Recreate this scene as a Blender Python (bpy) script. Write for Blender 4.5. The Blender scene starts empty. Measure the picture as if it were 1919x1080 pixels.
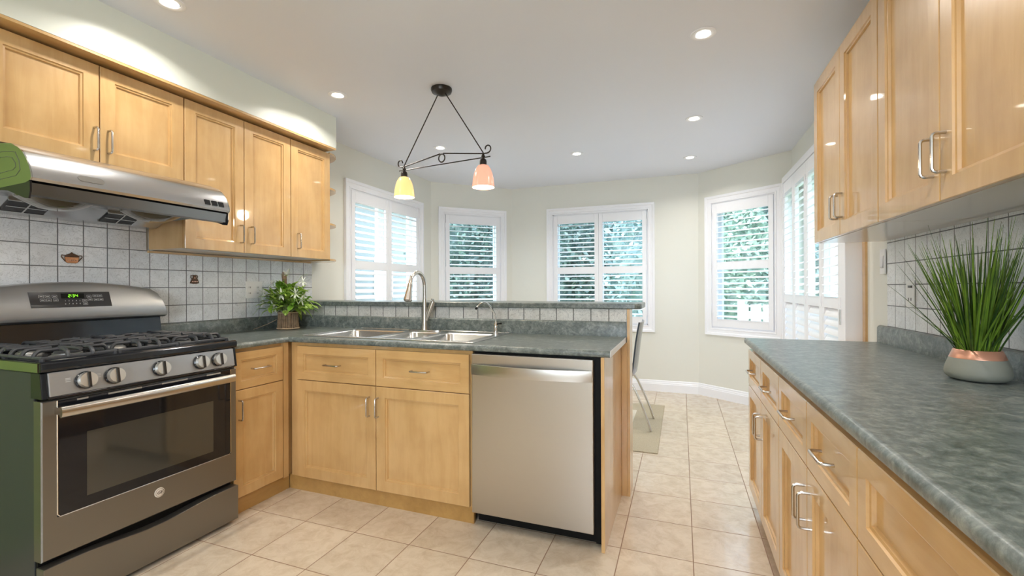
import bpy, bmesh, math, random
from mathutils import Vector, Matrix, noise
random.seed(7)
PI = math.pi
scene = bpy.context.scene
COL = scene.collection

# ------------------------------------------------------------------ camera
cam_d = bpy.data.cameras.new('camera')
cam = bpy.data.objects.new('camera', cam_d)
COL.objects.link(cam)
scene.camera = cam
cam_d.sensor_width = 36.0
cam_d.lens = 36.0 * 848.455 / 1919.0
cam_d.clip_start = 0.02
cam_d.clip_end = 200
yaw, pit, rol = math.radians(-20.5147), math.radians(0.0539), math.radians(-0.2174)
F = Vector((math.sin(yaw) * math.cos(pit), math.cos(yaw) * math.cos(pit), math.sin(pit)))
R0 = Vector((math.cos(yaw), -math.sin(yaw), 0))
U0 = R0.cross(F)
RR = R0 * math.cos(rol) + U0 * math.sin(rol)
UU = U0 * math.cos(rol) - R0 * math.sin(rol)
M = Matrix((RR, UU, -F)).transposed().to_4x4()
M.translation = Vector((2.8188, 0, 1.1968))
cam.matrix_world = M

# ------------------------------------------------------------------ light & exposure
scene.view_settings.view_transform = 'Standard'
scene.view_settings.look = 'None'
scene.view_settings.gamma = 1.0
scene.view_settings.use_curve_mapping = False
scene.view_settings.exposure = 0.40
SKY = 5.6
POT_W = 4.9
REAR_FILL_W = 48.0
world = bpy.data.worlds.new('world')
scene.world = world
world.use_nodes = True
nt = world.node_tree
bg = nt.nodes['Background']
geo = nt.nodes.new('ShaderNodeTexCoord')
sep = nt.nodes.new('ShaderNodeSeparateXYZ')
rmp = nt.nodes.new('ShaderNodeValToRGB')
nt.links.new(geo.outputs['Generated'], sep.inputs[0])
nt.links.new(sep.outputs['Z'], rmp.inputs[0])
nt.links.new(rmp.outputs[0], bg.inputs['Color'])
rmp.color_ramp.elements[0].color = (0.74, 0.85, 0.94, 1)
rmp.color_ramp.elements[0].position = 0.0
rmp.color_ramp.elements[1].color = (0.56, 0.76, 1.0, 1)
rmp.color_ramp.elements[1].position = 0.7
bg.inputs['Strength'].default_value = SKY
sun_d = bpy.data.lights.new('sun', 'SUN')
sun_d.energy = 4.0
sun_d.angle = math.radians(1.0)
sun_d.color = (1.0, 0.95, 0.86)
sun = bpy.data.objects.new('sun', sun_d)
COL.objects.link(sun)
sun.rotation_euler = Vector((0.25, 0.62, -0.85)).to_track_quat('-Z', 'Y').to_euler()
sun.location = (12, -3, 15)
# fill light added at the invented rear window, out of view
rd = bpy.data.lights.new('rear_fill', 'AREA')
rd.shape = 'RECTANGLE'
rd.size = 1.6
rd.size_y = 1.3
rd.energy = REAR_FILL_W
rd.color = (0.78, 0.88, 1.0)
rdo = bpy.data.objects.new('rear_fill', rd)
COL.objects.link(rdo)
rdo.location = (2.75, -2.72, 1.45)
rdo.rotation_euler = (math.radians(90), 0, 0)
try:
    scene.cycles.use_denoising = True
    scene.cycles.max_bounces = 10
    scene.cycles.diffuse_bounces = 6
    scene.cycles.glossy_bounces = 5
    scene.cycles.transparent_max_bounces = 12
    scene.cycles.sample_clamp_indirect = 6.0
    scene.cycles.caustics_reflective = False
    scene.cycles.caustics_refractive = False
except Exception:
    pass

# ------------------------------------------------------------------ materials
def srgb(r, g, b):
    f = lambda c: (c / 255) / 12.92 if c / 255 <= 0.04045 else ((c / 255 + 0.055) / 1.055) ** 2.4
    return (f(r), f(g), f(b), 1)

def nmat(name):
    m = bpy.data.materials.new(name)
    m.use_nodes = True
    n = m.node_tree
    return m, n, n.nodes['Principled BSDF'], n.links

def simple(name, col, rough=0.5, metal=0.0, coat=0.0, coat_r=0.05, emit=None, es=0.0, spec=None, var=0.0, vscale=20, bump=0.0):
    m, n, p, L = nmat(name)
    p.inputs['Base Color'].default_value = col
    p.inputs['Roughness'].default_value = rough
    p.inputs['Metallic'].default_value = metal
    p.inputs['Coat Weight'].default_value = coat
    p.inputs['Coat Roughness'].default_value = coat_r
    if spec is not None:
        p.inputs['Specular IOR Level'].default_value = spec
    if emit:
        p.inputs['Emission Color'].default_value = emit
        p.inputs['Emission Strength'].default_value = es
    g = n.nodes.new('ShaderNodeNewGeometry')
    nz = n.nodes.new('ShaderNodeTexNoise')
    nz.inputs['Scale'].default_value = vscale
    nz.inputs['Detail'].default_value = 4
    L.new(g.outputs['Position'], nz.inputs['Vector'])
    if var > 0:
        mx = n.nodes.new('ShaderNodeMix')
        mx.data_type = 'RGBA'
        mx.inputs[6].default_value = tuple(c * (1 - var) for c in col[:3]) + (1,)
        mx.inputs[7].default_value = tuple(min(1, c * (1 + var)) for c in col[:3]) + (1,)
        L.new(nz.outputs['Fac'], mx.inputs[0])
        L.new(mx.outputs[2], p.inputs['Base Color'])
    if bump > 0:
        b = n.nodes.new('ShaderNodeBump')
        b.inputs['Strength'].default_value = bump
        b.inputs['Distance'].default_value = 0.002
        L.new(nz.outputs['Fac'], b.inputs['Height'])
        L.new(b.outputs[0], p.inputs['Normal'])
    return m

def wood(name, grain='z', light=(0.645, 0.418, 0.188), dark=(0.565, 0.345, 0.138), coat=0.8):
    m, n, p, L = nmat(name)
    g = n.nodes.new('ShaderNodeNewGeometry')
    mp = n.nodes.new('ShaderNodeMapping')
    s = {'x': (0.9, 7, 7), 'y': (7, 0.9, 7), 'z': (7, 7, 0.9)}[grain]
    mp.inputs['Scale'].default_value = s
    L.new(g.outputs['Position'], mp.inputs['Vector'])
    nz = n.nodes.new('ShaderNodeTexNoise')
    nz.inputs['Scale'].default_value = 3.0
    nz.inputs['Detail'].default_value = 7
    nz.inputs['Roughness'].default_value = 0.62
    nz.inputs['Distortion'].default_value = 0.6
    L.new(mp.outputs[0], nz.inputs['Vector'])
    r = n.nodes.new('ShaderNodeValToRGB')
    r.color_ramp.elements[0].position = 0.30
    r.color_ramp.elements[0].color = dark + (1,)
    r.color_ramp.elements[1].position = 0.68
    r.color_ramp.elements[1].color = light + (1,)
    L.new(nz.outputs['Fac'], r.inputs[0])
    # cloudy figure of maple
    n2 = n.nodes.new('ShaderNodeTexNoise')
    n2.inputs['Scale'].default_value = 6.0
    n2.inputs['Detail'].default_value = 3
    L.new(g.outputs['Position'], n2.inputs['Vector'])
    mx = n.nodes.new('ShaderNodeMix')
    mx.data_type = 'RGBA'
    mx.blend_type = 'MULTIPLY'
    r2 = n.nodes.new('ShaderNodeValToRGB')
    r2.color_ramp.elements[0].position = 0.3
    r2.color_ramp.elements[0].color = (0.88, 0.85, 0.80, 1)
    r2.color_ramp.elements[1].position = 0.6
    r2.color_ramp.elements[1].color = (1, 1, 1, 1)
    L.new(n2.outputs['Fac'], r2.inputs[0])
    mx.inputs[0].default_value = 1.0
    L.new(r.outputs[0], mx.inputs[6])
    L.new(r2.outputs[0], mx.inputs[7])
    L.new(mx.outputs[2], p.inputs['Base Color'])
    p.inputs['Roughness'].default_value = 0.32
    p.inputs['Coat Weight'].default_value = coat
    p.inputs['Coat Roughness'].default_value = 0.045
    return m

def tile(name, axes, o, pitch, grout_w, tilecol, tilecol2, grout, rough, vein=0.0, coat=0.0, bump=0.5):
    """world aligned square grid; axes e.g. 'yz'"""
    m, n, p, L = nmat(name)
    g = n.nodes.new('ShaderNodeNewGeometry')
    sp = n.nodes.new('ShaderNodeSeparateXYZ')
    L.new(g.outputs['Position'], sp.inputs[0])
    fac = []
    cells = []
    for k in range(2):
        a = n.nodes.new('ShaderNodeMath'); a.operation = 'SUBTRACT'
        L.new(sp.outputs[axes[k].upper()], a.inputs[0]); a.inputs[1].default_value = o[k] - 50 * pitch[k]
        d = n.nodes.new('ShaderNodeMath'); d.operation = 'DIVIDE'
        L.new(a.outputs[0], d.inputs[0]); d.inputs[1].default_value = pitch[k]
        fr = n.nodes.new('ShaderNodeMath'); fr.operation = 'FRACT'
        L.new(d.outputs[0], fr.inputs[0])
        fl = n.nodes.new('ShaderNodeMath'); fl.operation = 'FLOOR'
        L.new(d.outputs[0], fl.inputs[0]); cells.append(fl)
        c = n.nodes.new('ShaderNodeMath'); c.operation = 'SUBTRACT'
        L.new(fr.outputs[0], c.inputs[0]); c.inputs[1].default_value = 0.5
        ab = n.nodes.new('ShaderNodeMath'); ab.operation = 'ABSOLUTE'
        L.new(c.outputs[0], ab.inputs[0])
        mr = n.nodes.new('ShaderNodeMapRange')
        h = grout_w / 2 / pitch[k]
        mr.inputs['From Min'].default_value = 0.5 - h * 1.35
        mr.inputs['From Max'].default_value = 0.5 - h * 0.65
        L.new(ab.outputs[0], mr.inputs['Value'])
        fac.append(mr)
    mxx = n.nodes.new('ShaderNodeMath'); mxx.operation = 'MAXIMUM'
    L.new(fac[0].outputs[0], mxx.inputs[0]); L.new(fac[1].outputs[0], mxx.inputs[1])
    nz = n.nodes.new('ShaderNodeTexNoise')
    nz.inputs['Scale'].default_value = 14
    nz.inputs['Detail'].default_value = 8
    nz.inputs['Roughness'].default_value = 0.68
    nz.inputs['Distortion'].default_value = 0.5
    L.new(g.outputs['Position'], nz.inputs['Vector'])
    # shift the clouding from tile to tile
    cv = n.nodes.new('ShaderNodeCombineXYZ')
    L.new(cells[0].outputs[0], cv.inputs[0]); L.new(cells[1].outputs[0], cv.inputs[1])
    wn = n.nodes.new('ShaderNodeTexWhiteNoise')
    L.new(cv.outputs[0], wn.inputs['Vector'])
    add = n.nodes.new('ShaderNodeVectorMath'); add.operation = 'MULTIPLY_ADD'
    L.new(wn.outputs['Color'], add.inputs[0]); add.inputs[1].default_value = (9, 9, 9)
    L.new(g.outputs['Position'], add.inputs[2])
    L.new(add.outputs[0], nz.inputs['Vector'])
    r = n.nodes.new('ShaderNodeValToRGB')
    r.color_ramp.elements[0].position = 0.34; r.color_ramp.elements[0].color = tilecol2
    r.color_ramp.elements[1].position = 0.60; r.color_ramp.elements[1].color = tilecol
    L.new(nz.outputs['Fac'], r.inputs[0])
    last = r.outputs[0]
    if vein > 0:
        n3 = n.nodes.new('ShaderNodeTexNoise')
        n3.inputs['Scale'].default_value = 26; n3.inputs['Detail'].default_value = 5; n3.inputs['Distortion'].default_value = 2.5
        L.new(add.outputs[0], n3.inputs['Vector'])
        r3 = n.nodes.new('ShaderNodeValToRGB')
        e = r3.color_ramp.elements
        e[0].position = 0.485; e[0].color = (1, 1, 1, 1)
        e[1].position = 0.53; e[1].color = (1, 1, 1, 1)
        k = e.new(0.505); k.color = (1 - vein, 1 - vein, 1 - vein, 1)
        L.new(n3.outputs['Fac'], r3.inputs[0])
        mv = n.nodes.new('ShaderNodeMix'); mv.data_type = 'RGBA'; mv.blend_type = 'MULTIPLY'
        mv.inputs[0].default_value = 1
        L.new(last, mv.inputs[6]); L.new(r3.outputs[0], mv.inputs[7])
        last = mv.outputs[2]
    # a little value shift per tile
    hv = n.nodes.new('ShaderNodeMapRange')
    hv.inputs['To Min'].default_value = 0.93; hv.inputs['To Max'].default_value = 1.05
    L.new(wn.outputs['Value'], hv.inputs['Value'])
    mm = n.nodes.new('ShaderNodeVectorMath'); mm.operation = 'SCALE'
    L.new(last, mm.inputs[0]); L.new(hv.outputs[0], mm.inputs['Scale'])
    mg = n.nodes.new('ShaderNodeMix'); mg.data_type = 'RGBA'
    L.new(mxx.outputs[0], mg.inputs[0]); L.new(mm.outputs[0], mg.inputs[6]); mg.inputs[7].default_value = grout
    L.new(mg.outputs[2], p.inputs['Base Color'])
    ro = n.nodes.new('ShaderNodeMapRange')
    ro.inputs['To Min'].default_value = rough; ro.inputs['To Max'].default_value = 0.85
    L.new(mxx.outputs[0], ro.inputs['Value']); L.new(ro.outputs[0], p.inputs['Roughness'])
    p.inputs['Coat Weight'].default_value = coat
    sub = n.nodes.new('ShaderNodeMath'); sub.operation = 'MULTIPLY_ADD'
    L.new(mxx.outputs[0], sub.inputs[0]); sub.inputs[1].default_value = -1.0
    nm = n.nodes.new('ShaderNodeMath'); nm.operation = 'MULTIPLY'
    L.new(nz.outputs['Fac'], nm.inputs[0]); nm.inputs[1].default_value = 0.35
    L.new(nm.outputs[0], sub.inputs[2])
    b = n.nodes.new('ShaderNodeBump'); b.inputs['Strength'].default_value = bump; b.inputs['Distance'].default_value = 0.002
    L.new(sub.outputs[0], b.inputs['Height']); L.new(b.outputs[0], p.inputs['Normal'])
    return m

def laminate(name):
    m, n, p, L = nmat(name)
    g = n.nodes.new('ShaderNodeNewGeometry')
    nz = n.nodes.new('ShaderNodeTexNoise')
    nz.inputs['Scale'].default_value = 24; nz.inputs['Detail'].default_value = 12; nz.inputs['Roughness'].default_value = 0.80
    nz.inputs['Distortion'].default_value = 0.5
    L.new(g.outputs['Position'], nz.inputs['Vector'])
    r = n.nodes.new('ShaderNodeValToRGB')
    e = r.color_ramp.elements
    e[0].position = 0.34; e[0].color = (0.045, 0.062, 0.058, 1)
    e[1].position = 0.68; e[1].color = (0.30, 0.325, 0.295, 1)
    k = e.new(0.5); k.color = (0.128, 0.150, 0.143, 1)
    L.new(nz.outputs['Fac'], r.inputs[0])
    n2 = n.nodes.new('ShaderNodeTexNoise')
    n2.inputs['Scale'].default_value = 90; n2.inputs['Detail'].default_value = 4
    L.new(g.outputs['Position'], n2.inputs['Vector'])
    mx = n.nodes.new('ShaderNodeMix'); mx.data_type = 'RGBA'; mx.blend_type = 'OVERLAY'
    mx.inputs[0].default_value = 0.55
    L.new(r.outputs[0], mx.inputs[6]); L.new(n2.outputs['Fac'], mx.inputs[7])
    L.new(mx.outputs[2], p.inputs['Base Color'])
    p.inputs['Roughness'].default_value = 0.30
    p.inputs['Specular IOR Level'].default_value = 0.6
    return m

def brushed(name, col, rough, axis='x', amt=0.06, metal=1.0, aniso=0.0):
    m, n, p, L = nmat(name)
    g = n.nodes.new('ShaderNodeNewGeometry')
    mp = n.nodes.new('ShaderNodeMapping')
    s = {'x': (3, 300, 300), 'y': (300, 3, 300), 'z': (300, 300, 3)}[axis]
    mp.inputs['Scale'].default_value = s
    L.new(g.outputs['Position'], mp.inputs['Vector'])
    nz = n.nodes.new('ShaderNodeTexNoise')
    nz.inputs['Scale'].default_value = 1.0; nz.inputs['Detail'].default_value = 3
    L.new(mp.outputs[0], nz.inputs['Vector'])
    mr = n.nodes.new('ShaderNodeMapRange')
    mr.inputs['To Min'].default_value = rough - amt / 2; mr.inputs['To Max'].default_value = rough + amt / 2
    L.new(nz.outputs['Fac'], mr.inputs['Value']); L.new(mr.outputs[0], p.inputs['Roughness'])
    mx = n.nodes.new('ShaderNodeMix'); mx.data_type = 'RGBA'
    mx.inputs[6].default_value = tuple(c * 0.97 for c in col[:3]) + (1,)
    mx.inputs[7].default_value = col
    L.new(nz.outputs['Fac'], mx.inputs[0]); L.new(mx.outputs[2], p.inputs['Base Color'])
    p.inputs['Metallic'].default_value = metal
    p.inputs['Anisotropic'].default_value = aniso
    return m

def glass_mat(name, tint=(0.985, 0.99, 0.99, 1), refl=1.0):
    m = bpy.data.materials.new(name); m.use_nodes = True
    n = m.node_tree; L = n.links
    n.nodes.clear()
    out = n.nodes.new('ShaderNodeOutputMaterial')
    t = n.nodes.new('ShaderNodeBsdfTransparent'); t.inputs[0].default_value = tint
    g = n.nodes.new('ShaderNodeBsdfGlossy'); g.inputs['Roughness'].default_value = 0.02
    lw = n.nodes.new('ShaderNodeLayerWeight'); lw.inputs[0].default_value = 0.5
    pw = n.nodes.new('ShaderNodeMath'); pw.operation = 'POWER'; pw.inputs[1].default_value = 4.0
    fr = n.nodes.new('ShaderNodeMath'); fr.operation = 'MULTIPLY_ADD'; fr.inputs[1].default_value = 0.5; fr.inputs[2].default_value = 0.03
    L.new(lw.outputs['Facing'], pw.inputs[0]); L.new(pw.outputs[0], fr.inputs[0])
    mx = n.nodes.new('ShaderNodeMixShader')
    L.new(fr.outputs[0], mx.inputs[0]); L.new(t.outputs[0], mx.inputs[1]); L.new(g.outputs[0], mx.inputs[2])
    L.new(mx.outputs[0], out.inputs[0])
    return m

WZ = wood('maple_vertical', 'z')
WX = wood('maple_grain_x', 'x')
WY = wood('maple_grain_y', 'y')
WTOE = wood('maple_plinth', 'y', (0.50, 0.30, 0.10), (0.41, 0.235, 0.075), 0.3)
WSHELL = simple('cabinet_gap', (0.16, 0.09, 0.03, 1), 0.6)
MELA = simple('melamine_underside', (0.56, 0.48, 0.38, 1), 0.30, coat=0.7, coat_r=0.09)
LAM = laminate('green_slate_laminate')
LAM_EDGE = simple('laminate_end', (0.74, 0.77, 0.78, 1), 0.35, var=0.03)
WALLP = simple('wall_paint', srgb(222, 222, 214), 0.55, var=0.015, vscale=3)
SOFFP = simple('soffit_paint', srgb(220, 223, 213), 0.36, var=0.015, vscale=3)
CEILP = simple('ceiling_paint', srgb(228, 231, 240), 0.50, var=0.01, vscale=2)
GREENP = simple('green_reflection_paint', (0.27, 0.40, 0.10, 1), 0.5, var=0.05, vscale=4)  # green chosen only for what it reflects into the metal
TRIMW = simple('white_trim_paint', srgb(238, 239, 244), 0.35, coat=0.1, var=0.01)
LOUV = simple('white_louver', srgb(240, 241, 245), 0.35, var=0.01)
FLOOR = tile('beige_floor_tile', 'xy', (1.0, 1.50), (0.3105, 0.313), 0.0045, (0.665, 0.565, 0.44, 1), (0.545, 0.44, 0.325, 1), (0.27, 0.17, 0.11, 1), 0.22, coat=0.15, bump=0.3)
BSP_Y = tile('stone_tile_side', 'yz', (1.174, 1.001), (0.1007, 0.1037), 0.0042, (0.80, 0.82, 0.85, 1), (0.69, 0.71, 0.735, 1), (0.14, 0.145, 0.155, 1), 0.35, vein=0.35, coat=0.2)
BSP_X = tile('stone_tile_front', 'xz', (0.096, 0.975), (0.1056, 0.12), 0.0050, (0.74, 0.73, 0.69, 1), (0.60, 0.59, 0.55, 1), (0.11, 0.11, 0.10, 1), 0.35, vein=0.5, coat=0.2)
STEEL = brushed('brushed_stainless', (0.56, 0.54, 0.505, 1), 0.30, 'x')
STEEL_Y = brushed('brushed_stainless_hood', (0.62, 0.63, 0.65, 1), 0.23, 'y')
SINKM = brushed('sink_steel', (0.70, 0.70, 0.69, 1), 0.24, 'x')
CHROME = simple('chrome', (0.80, 0.80, 0.80, 1), 0.08, 1.0)
NICKEL = simple('brushed_nickel', (0.56, 0.53, 0.49, 1), 0.25, 1.0)
NICKEL2 = simple('satin_nickel', (0.74, 0.72, 0.68, 1), 0.36, 1.0)
SLATE = brushed('slate_metal', (0.23, 0.215, 0.19, 1), 0.34, 'y', metal=0.85)
SLATE2 = brushed('slate_metal_panel', (0.44, 0.45, 0.465, 1), 0.36, 'y', metal=0.8)
BLACK = simple('black_enamel', (0.010, 0.011, 0.014, 1), 0.14)
BLACKM = simple('matte_black', (0.006, 0.006, 0.006, 1), 0.5, spec=0.15)
SIDEP = simple('dark_side_panel', (0.038, 0.042, 0.044, 1), 0.36, 0.0, bump=0.05, vscale=400)
IRON = simple('cast_iron', (0.075, 0.078, 0.086, 1), 0.34, metal=0.3, bump=0.2, vscale=200)
OVGLASS = simple('oven_glass', (0.008, 0.009, 0.012, 1), 0.05)
OVWIN = simple('oven_window', (0.045, 0.042, 0.034, 1), 0.06, spec=0.8)
ALU = simple('aluminium_cast', (0.55, 0.54, 0.52, 1), 0.4, 0.8)
BRONZE = simple('dark_bronze', (0.035, 0.028, 0.024, 1), 0.32, 0.6)
DARKGL = simple('display_black', (0.012, 0.012, 0.014, 1), 0.08, coat=1.0)
LED = simple('green_led', (0.2, 0.8, 0.05, 1), 0.5, emit=(0.30, 1.0, 0.02, 1), es=1.6)
MARK = simple('panel_print', (0.62, 0.63, 0.63, 1), 0.5)
GLASS = glass_mat('window_glass')

# ------------------------------------------------------------------ mesh helpers
class Face:
    """flat front of a run of cabinets: P(u along, v up, d out of it)"""
    def __init__(s, kind, pos): s.k = kind; s.p = pos
    def P(s, u, v, d):
        if s.k == 'x+': return Vector((s.p + d, u, v))
        if s.k == 'x-': return Vector((s.p - d, u, v))
        if s.k == 'y-': return Vector((u, s.p - d, v))
        if s.k == 'y+': return Vector((u, s.p + d, v))

class MB:
    def __init__(s): s.bm = bmesh.new()
    def box(s, x0, x1, y0, y1, z0, z1):
        x0, x1 = sorted((x0, x1)); y0, y1 = sorted((y0, y1)); z0, z1 = sorted((z0, z1))
        v = [s.bm.verts.new(p) for p in ((x0, y0, z0), (x1, y0, z0), (x1, y1, z0), (x0, y1, z0), (x0, y0, z1), (x1, y0, z1), (x1, y1, z1), (x0, y1, z1))]
        for f in ((3, 2, 1, 0), (4, 5, 6, 7), (0, 1, 5, 4), (1, 2, 6, 5), (2, 3, 7, 6), (3, 0, 4, 7)):
            s.bm.faces.new([v[i] for i in f])
        return s
    def fbox(s, f, u0, u1, v0, v1, d0, d1):
        a = f.P(u0, v0, d0); b = f.P(u1, v1, d1)
        return s.box(a.x, b.x, a.y, b.y, a.z, b.z)
    def rings(s, f, u0, u1, v0, v1, spec):
        prev = None
        for ins, d in spec:
            r = [s.bm.verts.new(f.P(*q)) for q in ((u0 + ins, v0 + ins, d), (u1 - ins, v0 + ins, d), (u1 - ins, v1 - ins, d), (u0 + ins, v1 - ins, d))]
            if prev is None: s.bm.faces.new(list(reversed(r)))
            else:
                for i in range(4): s.bm.faces.new((prev[i], prev[(i + 1) % 4], r[(i + 1) % 4], r[i]))
            prev = r
        s.bm.faces.new(prev)
        return s
    def tube(s, pts, r, seg=8, closed=False, flat=None):
        pts = [Vector(p) for p in pts]
        n = len(pts)
        rr = r if isinstance(r, (list, tuple)) else [r] * n
        T = []
        for i in range(n):
            if closed: t = pts[(i + 1) % n] - pts[i - 1]
            else: t = pts[min(i + 1, n - 1)] - pts[max(i - 1, 0)]
            T.append(t.normalized())
        up = Vector((0, 0, 1)) if abs(T[0].z) < 0.9 else Vector((1, 0, 0))
        N = (up - T[0] * up.dot(T[0])).normalized()
        rows = []
        for i in range(n):
            N = (N - T[i] * N.dot(T[i])).normalized()
            B = T[i].cross(N)
            row = []
            for k in range(seg):
                a = 2 * PI * k / seg
                ca, sa = math.cos(a) * rr[i], math.sin(a) * rr[i]
                if flat: ca *= flat
                row.append(s.bm.verts.new(pts[i] + N * ca + B * sa))
            rows.append(row)
        m = n if closed else n - 1
        for i in range(m):
            a, b = rows[i], rows[(i + 1) % n]
            for k in range(seg): s.bm.faces.new((a[k], a[(k + 1) % seg], b[(k + 1) % seg], b[k]))
        if not closed:
            s.bm.faces.new(list(reversed(rows[0]))); s.bm.faces.new(rows[-1])
        return s
    def lathe(s, prof, c=(0, 0, 0), seg=24, axis=None):
        """prof [(r,z)...] around z through c (or around axis)"""
        c = Vector(c)
        q = Vector(axis).normalized().to_track_quat('Z', 'Y') if axis else None
        rows = []
        for r, z in prof:
            if r < 1e-6:
                p = Vector((0, 0, z)); rows.append([s.bm.verts.new(c + (q @ p if q else p))]); continue
            row = []
            for k in range(seg):
                a = 2 * PI * k / seg
                p = Vector((r * math.cos(a), r * math.sin(a), z))
                row.append(s.bm.verts.new(c + (q @ p if q else p)))
            rows.append(row)
        for a, b in zip(rows, rows[1:]):
            for k in range(seg):
                k2 = (k + 1) % seg
                if len(a) == 1 and len(b) == 1: break
                if len(a) == 1: s.bm.faces.new((a[0], b[k2], b[k]))
                elif len(b) == 1: s.bm.faces.new((a[k], a[k2], b[0]))
                else: s.bm.faces.new((a[k], a[k2], b[k2], b[k]))
        if len(rows[0]) > 1: s.bm.faces.new(list(reversed(rows[0])))
        if len(rows[-1]) > 1: s.bm.faces.new(rows[-1])
        return s
    def prism(s, poly, a, b, fn):
        """poly 2D points, extruded from a to b; fn(p,q,t)->xyz"""
        A = [s.bm.verts.new(fn(p, q, a)) for p, q in poly]
        B = [s.bm.verts.new(fn(p, q, b)) for p, q in poly]
        n = len(poly)
        for i in range(n): s.bm.faces.new((A[i], A[(i + 1) % n], B[(i + 1) % n], B[i]))
        s.bm.faces.new(list(reversed(A))); s.bm.faces.new(B)
        return s
    def build(s, name, mat, parent=None, smooth=False, bevel=0.0, seg=2, world=True, angle=40):
        bmesh.ops.recalc_face_normals(s.bm, faces=s.bm.faces)
        me = bpy.data.meshes.new(name)
        off = Vector((0, 0, 0))
        if parent is not None:
            if world:
                q = parent
                while q is not None: off += q.location; q = q.parent
        elif world:
            xs = [v.co for v in s.bm.verts]
            lo = Vector((min(v.x for v in xs), min(v.y for v in xs), min(v.z for v in xs)))
            hi = Vector((max(v.x for v in xs), max(v.y for v in xs), max(v.z for v in xs)))
            off = Vector(((lo.x + hi.x) / 2, (lo.y + hi.y) / 2, lo.z))
        if world and off.length > 0: bmesh.ops.translate(s.bm, verts=s.bm.verts, vec=-off)
        s.bm.to_mesh(me); s.bm.free()
        o = bpy.data.objects.new(name, me)
        COL.objects.link(o)
        mats = mat if isinstance(mat, (list, tuple)) else [mat]
        for m_ in mats: me.materials.append(m_)
        if parent is not None: o.parent = parent
        elif world: o.location = off
        if smooth:
            for p in me.polygons: p.use_smooth = True
            if angle:
                try:
                    me.set_sharp_from_angle(angle=math.radians(angle))
                except Exception: pass
        if bevel > 0:
            b = o.modifiers.new('edge', 'BEVEL')
            b.width = bevel; b.segments = seg; b.limit_method = 'ANGLE'; b.angle_limit = math.radians(50)
        return o

def tag(o, label, cat, group=None, kind=None):
    if label: o['label'] = label
    if cat: o['category'] = cat
    if group: o['group'] = group
    if kind: o['kind'] = kind
    return o

def thing(name, loc, label, cat, group=None, rz=0.0):
    o = bpy.data.objects.new(name, None)
    o.empty_display_size = 0.1
    COL.objects.link(o)
    o.location = loc; o.rotation_euler = (0, 0, rz)
    return tag(o, label, cat, group)

def struct(o, label=None):
    o['kind'] = 'structure'
    if label: o['label'] = label
    return o

def copy_tree(o, parent=None):
    c = o.copy(); COL.objects.link(c)
    if parent is not None: c.parent = parent
    for ch in list(o.children): copy_tree(ch, c)
    return c

def pull(f, u, v, vert, parent, length=0.104, proj=0.030, r=0.0046, mat=None):
    """bent bar pull centred at u,v on face f"""
    h = length / 2; k = 0.009
    path = [(-h, 0), (-h, proj - k), (-h + k * 0.3, proj - k * 0.3), (-h + k, proj), (h - k, proj), (h - k * 0.3, proj - k * 0.3), (h, proj - k), (h, 0)]
    pts = [f.P(u, v + a, d) if vert else f.P(u + a, v, d) for a, d in path]
    return MB().tube(pts, r, 8).build('handle', mat or NICKEL, parent, smooth=True)

DOOR_RINGS = lambda w: [(0.0, -0.019), (0.0, -0.002), (0.002, 0.0), (w, 0.0), (w + 0.002, -0.0055), (w + 0.009, -0.0065), (w + 0.0115, -0.0145)]
def door(f, u0, u1, v0, v1, parent, name='door', handle=None, w=0.052, mat=None):
    g = 0.0020
    m = MB().rings(f, u0 + g, u1 - g, v0 + g, v1 - g, DOOR_RINGS(w))
    d = m.build(name, mat or WZ, parent)
    if handle: pull(f, handle[0], handle[1], handle[2], d, *(handle[3:]))
    return d

# ------------------------------------------------------------------ the room
H = 2.485
A = Vector((0.0, 4.76)); B = Vector((0.765, 5.50)); Cc = Vector((2.998, 5.50)); D = Vector((3.79, 4.90))
T = 0.15
YR = -2.6
XW = 3.79

fl = MB(); fl.box(-0.15, XW + 0.15, YR - 0.15, 5.65, -0.08, 0.0)
struct(fl.build('floor', FLOOR))
ce = MB(); ce.box(-0.15, XW + 0.15, YR - 0.15, 5.65, H, H + 0.08)
struct(ce.build('ceiling', CEILP))

def wall(name, a, b, openings, mat, ext0=0.0, ext1=0.0, z0=0.0, z1=H):
    """a,b 2D; the outward side lies to the left of a->b"""
    d = (b - a); L_ = d.length; ang = math.atan2(d.y, d.x)
    ss = sorted({-ext0, L_ + ext1} | {o[0] for o in openings} | {o[1] for o in openings})
    m = MB()
    for s0, s1 in zip(ss, ss[1:]):
        mid = (s0 + s1) / 2
        cut = [o for o in openings if o[0] <= mid <= o[1]]
        if not cut: m.box(s0, s1, 0, T, z0, z1)
        else:
            o = cut[0]
            if o[2] > z0: m.box(s0, s1, 0, T, z0, o[2])
            if o[3] < z1: m.box(s0, s1, 0, T, o[3], z1)
    ob = m.build(name, mat, None, world=False)
    ob.location = (a.x, a.y, 0); ob.rotation_euler = (0, 0, ang)
    return struct(ob)

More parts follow.
